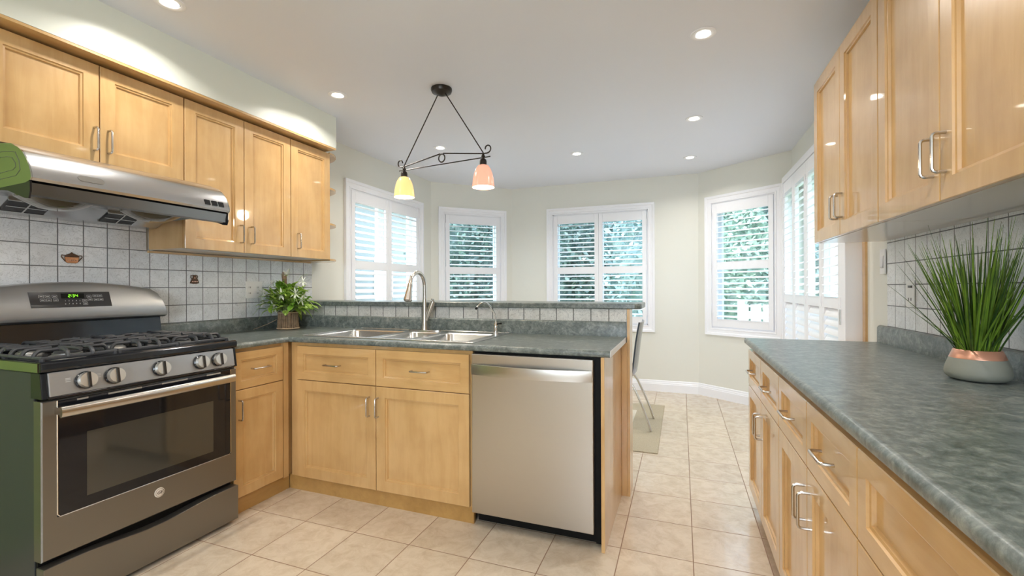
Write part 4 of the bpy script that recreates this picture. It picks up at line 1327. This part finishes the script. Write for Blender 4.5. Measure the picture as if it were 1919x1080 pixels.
def leaf(m, base, d, L_, W_, droop=0.3, n=5, fold=0.25):
    """a pointed leaf from base along d that arches over"""
    d = Vector(d).normalized()
    side = d.cross(Vector((0, 0, 1)))
    if side.length < 0.05: side = Vector((1, 0, 0))
    side.normalize()
    up_ = side.cross(d).normalized()
    rows = []
    for i in range(n + 1):
        t = i / n
        w = W_ * math.sin(PI * min(1, t * 0.92 + 0.06)) ** 0.8
        if i == n: w = 0.0005
        c_ = Vector(base) + d * (L_ * t) - Vector((0, 0, 1)) * (droop * L_ * t * t)
        rows.append((m.bm.verts.new(c_ - side * w + up_ * w * fold), m.bm.verts.new(c_), m.bm.verts.new(c_ + side * w + up_ * w * fold)))
    for a_, b_ in zip(rows, rows[1:]):
        m.bm.faces.new((a_[0], a_[1], b_[1], b_[0])); m.bm.faces.new((a_[1], a_[2], b_[2], b_[1]))

def leafmat(name, c1, c2, tr=0.25):
    m, n, p, L = nmat(name)
    g = n.nodes.new('ShaderNodeNewGeometry')
    nz = n.nodes.new('ShaderNodeTexNoise'); nz.inputs['Scale'].default_value = 25
    L.new(g.outputs['Position'], nz.inputs['Vector'])
    r = n.nodes.new('ShaderNodeValToRGB')
    r.color_ramp.elements[0].position = 0.3; r.color_ramp.elements[0].color = c1
    r.color_ramp.elements[1].position = 0.7; r.color_ramp.elements[1].color = c2
    ad = n.nodes.new('ShaderNodeMath'); ad.operation = 'MULTIPLY_ADD'
    L.new(g.outputs['Random Per Island'], ad.inputs[0]); ad.inputs[1].default_value = 0.55
    sc_ = n.nodes.new('ShaderNodeMath'); sc_.operation = 'MULTIPLY'; sc_.inputs[1].default_value = 0.45
    L.new(nz.outputs['Fac'], sc_.inputs[0]); L.new(sc_.outputs[0], ad.inputs[2])
    L.new(ad.outputs[0], r.inputs[0]); L.new(r.outputs[0], p.inputs['Base Color'])
    p.inputs['Roughness'].default_value = 0.42
    tl = n.nodes.new('ShaderNodeBsdfTranslucent'); L.new(r.outputs[0], tl.inputs[0])
    mx = n.nodes.new('ShaderNodeMixShader'); mx.inputs[0].default_value = tr
    L.new(p.outputs[0], mx.inputs[1]); L.new(tl.outputs[0], mx.inputs[2])
    L.new(mx.outputs[0], n.nodes['Material Output'].inputs[0])
    return m
LEAF = leafmat('light_leaf', (0.12, 0.27, 0.02, 1), (0.52, 0.70, 0.14, 1))
PETAL = leafmat('white_petal', (0.72, 0.76, 0.66, 1), (0.90, 0.90, 0.86, 1), 0.2)
STEMG = simple('pale_stem', (0.38, 0.48, 0.20, 1), 0.6)
rnd = random.Random(11)
m = MB(); ms = MB()
C0 = Vector((PX, PY, CT1 + 0.115))
def okp(p): return p.x > 0.035 and p.y < 2.655
cnt = 0
while cnt < 460:
    th = rnd.uniform(0, 2 * PI); el = rnd.uniform(-0.10, 1.40)
    d = Vector((math.cos(th) * math.cos(el), math.sin(th) * math.cos(el), math.sin(el)))
    R_ = rnd.uniform(0.04, 0.160) * (1.0 if el > 0.2 else 1.05)
    p = C0 + Vector((d.x * R_ * 1.1, d.y * R_ * 0.95, 0.03 + d.z * R_ * 1.10))
    d2 = (d * 0.6 + Vector((rnd.uniform(-.9, .9), rnd.uniform(-.9, .9), rnd.uniform(-.5, .45)))).normalized()
    L_ = rnd.uniform(0.046, 0.078)
    e_ = p + d2 * L_
    if not (okp(e_) and okp(p) and e_.z > CT1 + 0.035): continue
    if e_.z < CT1 + 0.12 and math.hypot(e_.x - PX, e_.y - PY) < 0.10 and cnt % 9: continue
    leaf(m, p, d2, L_, rnd.uniform(0.012, 0.020), rnd.uniform(0.05, 0.45))
    if cnt % 2 == 0:
        q = C0 + Vector((d.x * 0.02, d.y * 0.02, 0))
        ms.tube([q, (q + p) / 2 + Vector((0, 0, 0.018)), p], 0.0016, 5)
    cnt += 1
fo = m.build('leaves', LEAF, fp, smooth=True); fo['kind'] = 'stuff'
# thin trailing sprigs
for tgt in ((0.42, 2.33, 1.10), (0.50, 2.40, 1.07), (0.07, 2.28, 1.02), (0.10, 2.30, 0.99), (0.17, 2.50, 1.345), (0.34, 2.50, 1.30)):
    t_ = Vector(tgt)
    pts = [C0.lerp(t_, k / 6) + Vector((0, 0, 0.09 * math.sin(PI * k / 6))) for k in range(7)]
    ms.tube(pts, 0.0011, 5)
ms.build('stems', STEMG, fp, smooth=True)
# flowers, each with ring of petals
fl_pos = [((0.13, 2.40, 1.225), (-.2, -.8, .5)), ((0.245, 2.365, 1.155), (.2, -.9, .2)), ((0.305, 2.42, 1.165), (.7, -.6, .2)), ((0.105, 2.345, 1.11), (-.2, -.9, .0)), ((0.20, 2.345, 1.075), (.1, -.9, -.1)), ((0.33, 2.46, 1.245), (.7, -.4, .5)), ((0.345, 2.43, 1.125), (.8, -.5, -.1)), ((0.23, 2.42, 1.29), (.2, -.5, .8)), ((0.07, 2.38, 1.165), (-.1, -1, .1))]
for i, (p, d) in enumerate(fl_pos):
    p = Vector(p); d = Vector(d).normalized()
    m = MB()
    s1 = d.cross(Vector((0, 0, 1))).normalized(); s2 = s1.cross(d)
    n_ = 7 + i % 3
    for k in range(n_):
        a = 2 * PI * k / n_
        q = (s1 * math.cos(a) + s2 * math.sin(a)) * 0.9 + d * 0.35
        leaf(m, p + d * 0.012, q, 0.040 + 0.008 * ((i * k) % 3), 0.0075, 0.05, n=4)
    m.tube([p - d * 0.02, p], 0.0015, 5)
    f_ = m.build('flower', PETAL, fp, smooth=True)
    MB().lathe([(0, -0.003), (0.005, 0), (0.004, 0.004), (0, 0.006)], p + d * 0.004, 8, axis=d).build('flower_eye', LEAF, f_, smooth=True)
m = MB()
for k in range(12):
    a = 2 * PI * k / 12
    m.tube([(0.175 + 0.010 * math.cos(a), 2.455 + 0.010 * math.sin(a), 1.215), (0.165 + 0.013 * math.cos(a), 2.455 + 0.013 * math.sin(a), 1.305 + 0.012 * math.sin(3 * a))], 0.004, 5)
m.build('twig_bundle', TW, fp, smooth=True)
m = MB()
m.tube([(0.17, 2.385, 0.985), (0.13, 2.345, 0.955), (0.115, 2.30, 0.940), (0.125, 2.24, 0.928)], 0.0013, 5)
m.build('loose_stem', TW2, fp, smooth=True)

# ------------------------------------------------------------------ potted grass on the right counter
GX, GY = 3.657, 1.777
gp = thing('potted_grass', (GX, GY, CT1 + 0.0003), 'tall green grass in a low concrete bowl with a copper rim', 'potted plant')
CONC = simple('grey_concrete', (0.235, 0.24, 0.20, 1), 0.6, var=0.12, vscale=18, bump=0.2)
COPR = simple('copper_band', (0.60, 0.30, 0.20, 1), 0.30, 0.55, var=0.1, vscale=30)
zb = CT1 + 0.0005
MB().lathe([(0.0, 0.0), (0.050, 0.0), (0.064, 0.004), (0.073, 0.013), (0.0755, 0.024), (0.072, 0.042), (0.0635, 0.066), (0.058, 0.066), (0.058, 0.056), (0.0, 0.056)], (GX, GY, zb), 48).build('bowl', CONC, gp, smooth=True, angle=50)
MB().lathe([(0.0636, 0.0662), (0.0635, 0.0672), (0.0545, 0.091), (0.0525, 0.0925), (0.050, 0.091), (0.053, 0.0662)], (GX, GY, zb), 48).build('rim_band', COPR, gp, smooth=True, angle=50)
MB().lathe([(0, 0.0), (0.048, 0.0), (0.048, 0.006), (0, 0.010)], (GX, GY, zb + 0.072), 24).build('soil', simple('dark_soil', (0.03, 0.025, 0.015, 1), 0.9), gp)
rnd = random.Random(5)
GR = leafmat('grass_green', (0.020, 0.062, 0.006, 1), (0.18, 0.31, 0.025, 1), 0.10)
m = MB()
def blade(m, b, tip, w, bend):
    b = Vector(b); tip = Vector(tip)
    n = 7
    dv = tip - b
    side = Vector((-dv.y, dv.x, 0)) + Vector((rnd.uniform(-.5, .5), rnd.uniform(-.5, .5), 0)) * 0.2
    if side.length < 1e-4: side = Vector((1, 0, 0))
    side.normalize()
    nrm_ = side.cross(dv).normalized()
    rows = []
    for i in range(n + 1):
        t = i / n
        c_ = b + Vector((dv.x * t ** 1.12, dv.y * t ** 1.12, dv.z * (t + bend * t * (1 - t))))
        ww = w * (1 - t) ** 0.75 * (0.6 + 0.4 * min(1, t * 4)) + 0.00045
        rows.append([m.bm.verts.new(c_ - side * ww), m.bm.verts.new(c_ + nrm_ * ww * 0.45), m.bm.verts.new(c_ + side * ww), m.bm.verts.new(c_ - nrm_ * ww * 0.45)])
    for a_, b_ in zip(rows, rows[1:]):
        for k in range(4): m.bm.faces.new((a_[k], a_[(k + 1) % 4], b_[(k + 1) % 4], b_[k]))
cnt = 0
while cnt < 215:
    th = rnd.uniform(0, 2 * PI); rr = 0.042 * math.sqrt(rnd.random())
    bx, by = GX + rr * math.cos(th), GY + rr * math.sin(th)
    th2 = th + rnd.uniform(-.45, .45)
    wisp = cnt % 4 == 0
    out = rnd.uniform(0.02, 0.19) * (0.55 + rr / 0.09)
    hh = rnd.uniform(0.26, 0.385) + (0.05 if wisp else 0) - out * 0.40
    tx, ty = bx + out * math.cos(th2), by + out * 1.12 * math.sin(th2)
    if cnt % 7 == 0: hh *= rnd.uniform(0.5, 0.8)
    if tx > 3.765: tx = 3.765 - rnd.uniform(0, 0.03)
    tz = min(zb + 0.085 + hh, 1.415 - rnd.uniform(0, 0.02))
    blade(m, (bx, by, zb + 0.074), (tx, ty, tz), rnd.uniform(0.0014, 0.0022) if wisp else rnd.uniform(0.0026, 0.0050), rnd.uniform(0.02, 0.16))
    cnt += 1
gb = m.build('grass_blades', GR, gp, smooth=True); gb['kind'] = 'stuff'

# ------------------------------------------------------------------ recessed ceiling lights
LENS = simple('lamp_lens', (1, 1, 1, 1), 0.4, emit=(1.0, 0.93, 0.80, 1), es=9.0)
def downlight(x, y, label, first=[None]):
    if first[0] is None:
        o = thing('recessed_light', (x, y, H), label, 'ceiling light', 'recessed ceiling lights')
        MB().lathe([(0.062, -0.0005), (0.060, -0.004), (0.050, -0.006), (0.044, -0.004), (0.040, -0.0035), (0.040, -0.0005)], (0, 0, 0), 32).build('trim_ring', TRIMW, o, smooth=True, world=False)
        MB().lathe([(0.0, -0.0012), (0.033, -0.0012), (0.036, -0.003), (0.030, -0.0055), (0.0, -0.0065)], (0, 0, 0), 24).build('lens', LENS, o, smooth=True, world=False)
        first[0] = o
    else:
        o = copy_tree(first[0]); o.location = (x, y, H); o['label'] = label
        for ch in list(o.children):
            if ch.type == 'LIGHT': bpy.data.objects.remove(ch)
    l = bpy.data.lights.new('lamp', 'AREA'); l.shape = 'DISK'; l.size = 0.075; l.spread = math.radians(145); l.energy = POT_W; l.color = (1.0, 0.95, 0.88)
    lo = bpy.data.objects.new('lamp', l); COL.objects.link(lo); lo.parent = o; lo.location = (0, 0, -0.012)
    return o
downlight(0.674, 1.364, 'recessed ceiling light cut by the top edge, above the range')
downlight(0.689, 2.408, 'recessed ceiling light beside the end of the soffit')
downlight(0.761, 3.644, 'recessed ceiling light seen between the rods of the hanging lamp')
downlight(1.887, 4.275, 'recessed ceiling light right of the pink glass shade')
downlight(2.903, 4.803, 'recessed ceiling light farthest into the bay')
downlight(2.915, 3.710, 'recessed ceiling light second in the right-hand line from the bay')
downlight(2.928, 2.489, 'large-looking recessed ceiling light nearest the viewer on the right')
downlight(2.93, 1.10, 'added unseen ceiling light over the viewpoint')  # this and the remaining downlights are unseen extras added to brighten the room
downlight(0.68, 0.10, 'added unseen ceiling light by the green reflecting wall')
downlight(1.85, 0.60, 'added unseen ceiling light in the middle of the kitchen')
downlight(2.93, -0.70, 'added unseen ceiling light behind the viewpoint on the right')
downlight(1.85, -1.30, 'added unseen ceiling light nearest the added rear window')

# ------------------------------------------------------------------ pendant lamp
LH = Vector((1.069, 2.609, 0)); RH = Vector((1.687, 2.531, 0)); MC = (LH + RH) / 2
ax = (RH - LH).normalized()
pd_ = thing('pendant_lamp', (MC.x, MC.y, 1.81), 'black wrought iron hanging lamp with one amber and one pink glass shade', 'pendant lamp')
def pp_(s, z): return Vector((MC.x + ax.x * s, MC.y + ax.y * s, z))
hl = (RH - LH).length / 2
MB().lathe([(0.0, -0.001), (0.067, -0.001), (0.068, -0.012), (0.062, -0.026), (0.040, -0.034), (0.028, -0.040), (0.012, -0.048), (0, -0.048)], (MC.x, MC.y, H), 32).build('ceiling_canopy', BRONZE, pd_, smooth=True)
for s in (-1, 1):
    MB().tube([pp_(s * 0.028, H - 0.033), pp_(s * hl, 2.028)], 0.0036, 8).build('rod', BRONZE, pd_, smooth=True)
m = MB()
def scroll(s):
    pts = []
    # flat strap rises over the centre and curls up past the hubs
    for k in range(7): pts.append(pp_(s * hl * (1 - k / 6 * 0.96), 2.022 + 0.044 * (k / 6)))
    pts.reverse()
    c_ = pp_(s * (hl + 0.030), 2.022 + 0.027)
    for k in range(0, 15):
        a = -PI / 2 + s * 0 + 1.55 * PI * k / 14
        rr_ = 0.027 * (1 - 0.45 * k / 14)
        pts.append(c_ + ax * (s * rr_ * math.cos(a)) + Vector((0, 0, rr_ * math.sin(a))))
    m.tube(pts, 0.0042, 8, flat=1.0)
scroll(-1); scroll(1)
m.tube([pp_(-hl - 0.045, 1.998), pp_(hl + 0.05, 1.998)], 0.0036, 8)
m.tube([pp_(0.024 * math.cos(a), 2.0375 + 0.026 * math.sin(a)) for a in [2 * PI * k / 20 for k in range(20)]], 0.0042, 6, closed=True)
m.build('scroll_bar', BRONZE, pd_, smooth=True)
def shade_mat(name, col, e, ecol):
    m_, n, p, L = nmat(name)
    p.inputs['Base Color'].default_value = col; p.inputs['Roughness'].default_value = 0.2
    p.inputs['Emission Color'].default_value = ecol; p.inputs['Emission Strength'].default_value = e
    p.inputs['Coat Weight'].default_value = 0.4
    return m_
AMB = shade_mat('amber_glass', (0.80, 0.55, 0.22, 1), 0.55, (1.0, 0.66, 0.26, 1))
PNK = shade_mat('pink_glass', (0.75, 0.34, 0.24, 1), 0.55, (1.0, 0.44, 0.30, 1))
HOT = simple('lit_shade_inside', (1, 1, 1, 1), 0.5, emit=(1.0, 0.88, 0.62, 1), es=3.2)
for s, mt, lb in ((-1, AMB, 'amber glass shade'), (1, PNK, 'pink glass shade')):
    h_ = pp_(s * hl, 0)
    MB().lathe([(0.006, 2.026), (0.008, 2.012), (0.013, 2.006), (0.008, 1.998), (0.009, 1.992), (0.018, 1.986), (0.0215, 1.974), (0.0215, 1.950), (0.020, 1.944), (0, 1.944)], (h_.x, h_.y, 0), 20).build('socket_cup', BRONZE, pd_, smooth=True)
    sh_ = MB().lathe([(0.022, 1.952), (0.034, 1.946), (0.047, 1.925), (0.057, 1.898), (0.064, 1.865), (0.0685, 1.815), (0.066, 1.815), (0.0615, 1.865), (0.0545, 1.898), (0.044, 1.925), (0.030, 1.942), (0.018, 1.943)], (h_.x, h_.y, 0), 32).build('lamp_shade', mt, pd_, smooth=True)
    sh_['label'] = lb
    MB().lathe([(0, 1.862), (0.030, 1.855), (0.064, 1.835), (0.0655, 1.817), (0.064, 1.822), (0.03, 1.838), (0, 1.842)], (h_.x, h_.y, 0), 24).build('light_bulb', HOT, sh_, smooth=True)
    l = bpy.data.lights.new('bulb_light', 'POINT'); l.energy = 4.0; l.color = (1.0, 0.86, 0.66); l.shadow_soft_size = 0.04
    lo = bpy.data.objects.new('bulb_light', l); COL.objects.link(lo); lo.parent = pd_
    lo.location = Vector((h_.x, h_.y, 1.785)) - pd_.location

# ------------------------------------------------------------------ chair and rug in the bay
def rugmat():
    m, n, p, L = nmat('woven_rug')
    g = n.nodes.new('ShaderNodeNewGeometry')
    w = n.nodes.new('ShaderNodeTexWave'); w.inputs['Scale'].default_value = 60; w.inputs['Distortion'].default_value = 2; w.bands_direction = 'Y'
    L.new(g.outputs['Position'], w.inputs['Vector'])
    nz = n.nodes.new('ShaderNodeTexNoise'); nz.inputs['Scale'].default_value = 110
    L.new(g.outputs['Position'], nz.inputs['Vector'])
    a = n.nodes.new('ShaderNodeMath'); a.operation = 'MULTIPLY'; L.new(w.outputs['Fac'], a.inputs[0]); L.new(nz.outputs['Fac'], a.inputs[1])
    r = n.nodes.new('ShaderNodeValToRGB')
    r.color_ramp.elements[0].color = (0.33, 0.27, 0.18, 1); r.color_ramp.elements[1].position = 0.5; r.color_ramp.elements[1].color = (0.55, 0.48, 0.35, 1)
    L.new(a.outputs[0], r.inputs[0]); L.new(r.outputs[0], p.inputs['Base Color']); p.inputs['Roughness'].default_value = 0.95
    b = n.nodes.new('ShaderNodeBump'); b.inputs['Strength'].default_value = 0.4; L.new(w.outputs['Fac'], b.inputs['Height']); L.new(b.outputs[0], p.inputs['Normal'])
    return m
m = MB(); m.box(0.95, 2.655, 3.415, 4.83, 0.0005, 0.008)
ru = m.build('rug', rugmat(), None, bevel=0.003); tag(ru, 'tan woven rug on the tiles under the dark chair', 'rug')
m = MB(); m.box(1.2, 2.41, 3.75, 4.55, 0.0082, 0.0088)
m.build('pale_centre', simple('pale_weave', (0.62, 0.57, 0.46, 1), 0.95, var=0.1, vscale=100), ru)['label'] = 'pale woven centre field'
NAVY = simple('dark_blue_plastic', (0.020, 0.028, 0.045, 1), 0.22, coat=0.4)
CHM = simple('chair_chrome', (0.62, 0.60, 0.56, 1), 0.16, 1.0)
ch = thing('dining_chair', (2.30, 4.10, 0.008), 'dark blue moulded chair with chrome legs standing on the tan rug', 'chair')
m = MB()
# one bent shell: seat and back, thickness 12 mm
path = [(2.06, 0.445), (2.10, 0.452), (2.20, 0.447), (2.32, 0.440), (2.395, 0.436), (2.425, 0.444), (2.443, 0.468), (2.452, 0.52), (2.464, 0.62), (2.478, 0.74), (2.493, 0.84), (2.506, 0.905)]
def strip(path_, wfn, th, a_i, b_i, name, mat, par):
    m = MB()
    rows = []
    for i in range(a_i, b_i + 1):
        x, z = path_[i]
        x2, z2 = path_[min(i + 1, len(path_) - 1)]; x1_, z1_ = path_[max(i - 1, 0)]
        t = Vector((x2 - x1_, 0, z2 - z1_)).normalized(); n_ = Vector((-t.z, 0, t.x))
        w = wfn(i)
        row = []
        for k in range(9):
            u = -1 + 2 * k / 8
            cr = 0.018 * (u * u) if i > 5 else 0.012 * (u * u)
            row.append(Vector((x, 4.10 + w * u, z)) + n_ * cr)
        rows.append([m.bm.verts.new(p + n_ * th / 2) for p in row] + [m.bm.verts.new(p - n_ * th / 2) for p in reversed(row)])
    for a_, b_ in zip(rows, rows[1:]):
        L_ = len(a_)
        for k in range(L_): m.bm.faces.new((a_[k], a_[(k + 1) % L_], b_[(k + 1) % L_], b_[k]))
    m.bm.faces.new(rows[0]); m.bm.faces.new(list(reversed(rows[-1])))
    return m.build(name, mat, par, smooth=True, angle=50)
wf = lambda i: 0.205 if i < 4 else (0.20 if i < 10 else 0.185)
strip(path, wf, 0.012, 0, 5, 'seat', NAVY, ch)
strip(path, wf, 0.013, 5, 11, 'backrest', NAVY, ch)
MB().tube([(2.12, 3.935, 0.428), (2.40, 3.935, 0.425), (2.40, 4.265, 0.425), (2.12, 4.265, 0.428)], 0.009, 8, closed=True).build('seat_frame', CHM, ch, smooth=True)
for y, s in ((3.935, -1), (4.265, 1)):
    MB().tube([(2.395, y, 0.425), (2.44, y + s * 0.008, 0.36), (2.505, y + s * 0.018, 0.22), (2.558, y + s * 0.03, 0.08), (2.578, y + s * 0.035, 0.0125)], 0.0095, 10).build('leg', CHM, ch, smooth=True)
    MB().tube([(2.13, y, 0.425), (2.10, y + s * 0.008, 0.36), (2.07, y + s * 0.018, 0.20), (2.05, y + s * 0.03, 0.0135)], 0.0095, 10).build('leg', CHM, ch, smooth=True)

# ------------------------------------------------------------------ outside
gm = simple('lawn', (0.22, 0.33, 0.14, 1), 0.9, var=0.25, vscale=6)
gr = MB().box(-22, 26, -10, 26, -0.45, -0.30).build('lawn', gm, None)
gr['kind'] = 'structure'
BARK = simple('bark', (0.12, 0.09, 0.07, 1), 0.9)
FOL = [leafmat('evergreen_leaves', (0.07, 0.12, 0.11, 1), (0.23, 0.32, 0.29, 1)), leafmat('spring_leaves', (0.22, 0.32, 0.26, 1), (0.48, 0.58, 0.48, 1)), leafmat('blue_leaves', (0.14, 0.24, 0.25, 1), (0.38, 0.50, 0.49, 1))]
def tree(x, y, h, r, k, seed, label, name='garden_tree', n=2600, z0=-0.3, low=0.15):
    rn = random.Random(seed)
    o = thing(name, (x, y, z0), label, 'tree', 'trees in the garden beyond the windows')
    m = MB()
    for i in range(n):
        t = rn.random() ** 0.8
        a = rn.uniform(0, 2 * PI)
        zz = low * h + (1 - low) * h * t
        prof_ = math.sin(PI * min(1, 0.12 + 0.86 * t)) ** 0.6
        rad = r * prof_ * (0.55 + 0.45 * rn.random())
        p = Vector((rad * math.cos(a), rad * math.sin(a), zz))
        p += Vector(noise.noise_vector(p * 1.3 + Vector((seed, 0, 0)))) * 0.22 * r
        s = rn.uniform(0.035, 0.085)
        q = Vector((rn.uniform(-1, 1), rn.uniform(-1, 1), rn.uniform(-1, 1))).normalized()
        w = q.cross(Vector((rn.uniform(-1, 1), rn.uniform(-1, 1), 0.3))).normalized()
        v = [m.bm.verts.new(p + q * s), m.bm.verts.new(p + w * s * 0.5), m.bm.verts.new(p - q * s), m.bm.verts.new(p - w * s * 0.5)]
        m.bm.faces.new(v)
    core = []
    for i in range(13):
        t = i / 12
        zz = low * h + (1 - low) * h * t
        rad0 = r * math.sin(PI * min(1, 0.12 + 0.86 * t)) ** 0.6 * 0.62
        core.append([m.bm.verts.new((rad0 * (0.8 + 0.4 * rn.random()) * math.cos(2 * PI * q / 14), rad0 * (0.8 + 0.4 * rn.random()) * math.sin(2 * PI * q / 14), zz)) for q in range(14)])
    for a_, b_ in zip(core, core[1:]):
        for q in range(14): m.bm.faces.new((a_[q], a_[(q + 1) % 14], b_[(q + 1) % 14], b_[q]))
    m.build('crown', FOL[k], o, world=False)['kind'] = 'stuff'
    MB().tube([(0, 0, 0), (0.03, 0.02, h * 0.4), (0, 0, h * 0.8)], [0.11, 0.08, 0.03], 8).build('trunk', BARK, o, smooth=True, world=False)
    return o
tree(-1.9, 8.8, 5.0, 0.95, 0, 1, 'dark evergreen tree behind the narrow left bay window', n=7000, low=0.02)
tree(0.15, 9.3, 5.4, 0.95, 0, 2, 'dark evergreen tree behind the left half of the middle bay window', n=7000, low=0.02)
tree(2.15, 9.0, 4.8, 0.90, 2, 3, 'bluish tree behind the right half of the middle bay window', n=6500, low=0.02)
tree(3.75, 8.6, 3.2, 0.60, 1, 4, 'light green leafy tree at the right edge of the middle bay window', n=3500)
tree(5.9, 9.6, 5.2, 1.1, 2, 5, 'bluish tree behind the narrow right bay window', n=6500, low=0.05)
tree(-4.9, 7.6, 4.5, 0.75, 2, 6, 'thin bluish tree outside the left wall window', n=3000)
tree(-3.2, 11.0, 5.0, 0.8, 1, 8, 'light green tree far left behind the narrow left bay window', n=4000)
hn = random.Random(31)
m = MB()
for i in range(15000):
    p = Vector((hn.uniform(-5.2, 9.0), 12.9 + hn.uniform(-0.35, 0.35), hn.uniform(-0.3, 4.6)))
    p.y += 0.35 * noise.noise(p * 0.9); p.z *= 1 + 0.06 * noise.noise(Vector((p.x * 1.5, 0, 0)))
    q = Vector((hn.uniform(-1, 1), hn.uniform(-1, 1), hn.uniform(-1, 1))).normalized(); s_ = hn.uniform(0.06, 0.13)
    w = q.cross(Vector((hn.uniform(-1, 1), hn.uniform(-1, 1), 0.3))).normalized()
    m.bm.faces.new([m.bm.verts.new(p + q * s_), m.bm.verts.new(p + w * s_ * 0.5), m.bm.verts.new(p - q * s_), m.bm.verts.new(p - w * s_ * 0.5)])
m.box(-5.2, 9.0, 12.85, 12.95, -0.3, 4.3)
hd2 = m.build('hedge', FOL[0], None)
tag(hd2, 'tall clipped evergreen hedge closing the garden behind the trees', 'hedge', kind='stuff')
HOUSE = simple('pale_siding', (0.26, 0.27, 0.275, 1), 0.7, var=0.06, vscale=5)
hs = thing('neighbour_house', (-9.5, 13.0, -0.3), 'pale neighbouring house beyond the left wall window', 'house')
MB().box(-12.0, -7.0, 9.0, 18.0, -0.3, 4.2).build('wall_block', HOUSE, hs)
m = MB().prism([(-12.4, 4.2), (-6.6, 4.2), (-9.5, 6.2)], 8.7, 18.3, lambda p, q, t: (p, t, q)); m.build('roof', simple('roof_shingle', (0.25, 0.25, 0.27, 1), 0.8), hs)
for y in (10.0, 12.8, 15.4):
    f_ = MB().box(-6.99, -6.93, y, y + 1.0, 1.0, 2.3).build('house_window', TRIMW, hs)
    MB().box(-6.93, -6.92, y + 0.08, y + 0.92, 1.08, 2.22).build('pane', simple('dark_pane', (0.10, 0.13, 0.15, 1), 0.1), f_)
hs2 = thing('neighbour_house', (9.8, 6.0, -0.3), 'bright white house front beyond the patio shutters', 'house')
MB().box(8.6, 11.0, 1.0, 11.0, -0.3, 5.5).build('wall_block', simple('white_stucco', (0.40, 0.42, 0.44, 1), 0.7, var=0.03, vscale=4), hs2)
m = MB()
for z in (1.2, 2.6):
    for y in (3.0, 4.4, 5.8, 7.2, 8.6):
        f_ = MB().box(8.54, 8.599, y, y + 0.7, z, z + 0.9).build('house_window', TRIMW, hs2)
        MB().box(8.53, 8.539, y + 0.07, y + 0.63, z + 0.07, z + 0.83).build('pane', bpy.data.materials['dark_pane'], f_)
m.bm.free()
fn = thing('garden_fence', (4.8, 8.0, -0.3), 'white board fence low behind the right bay window', 'fence')
m = MB()
for k in range(26): m.box(3.6 + k * 0.16, 3.73 + k * 0.16, 7.35, 7.38, -0.28, 0.95)
m.build('boards', simple('white_fence', (0.80, 0.81, 0.82, 1), 0.6), fn)
m = MB(); m.box(3.6, 7.74, 7.381, 7.43, 0.0, 0.08); m.box(3.6, 7.74, 7.381, 7.43, 0.75, 0.83)
for k in range(4): m.box(3.6 + k * 1.35, 3.69 + k * 1.35, 7.431, 7.52, -0.3, 1.0)
m.build('rails', bpy.data.materials['white_fence'], fn)
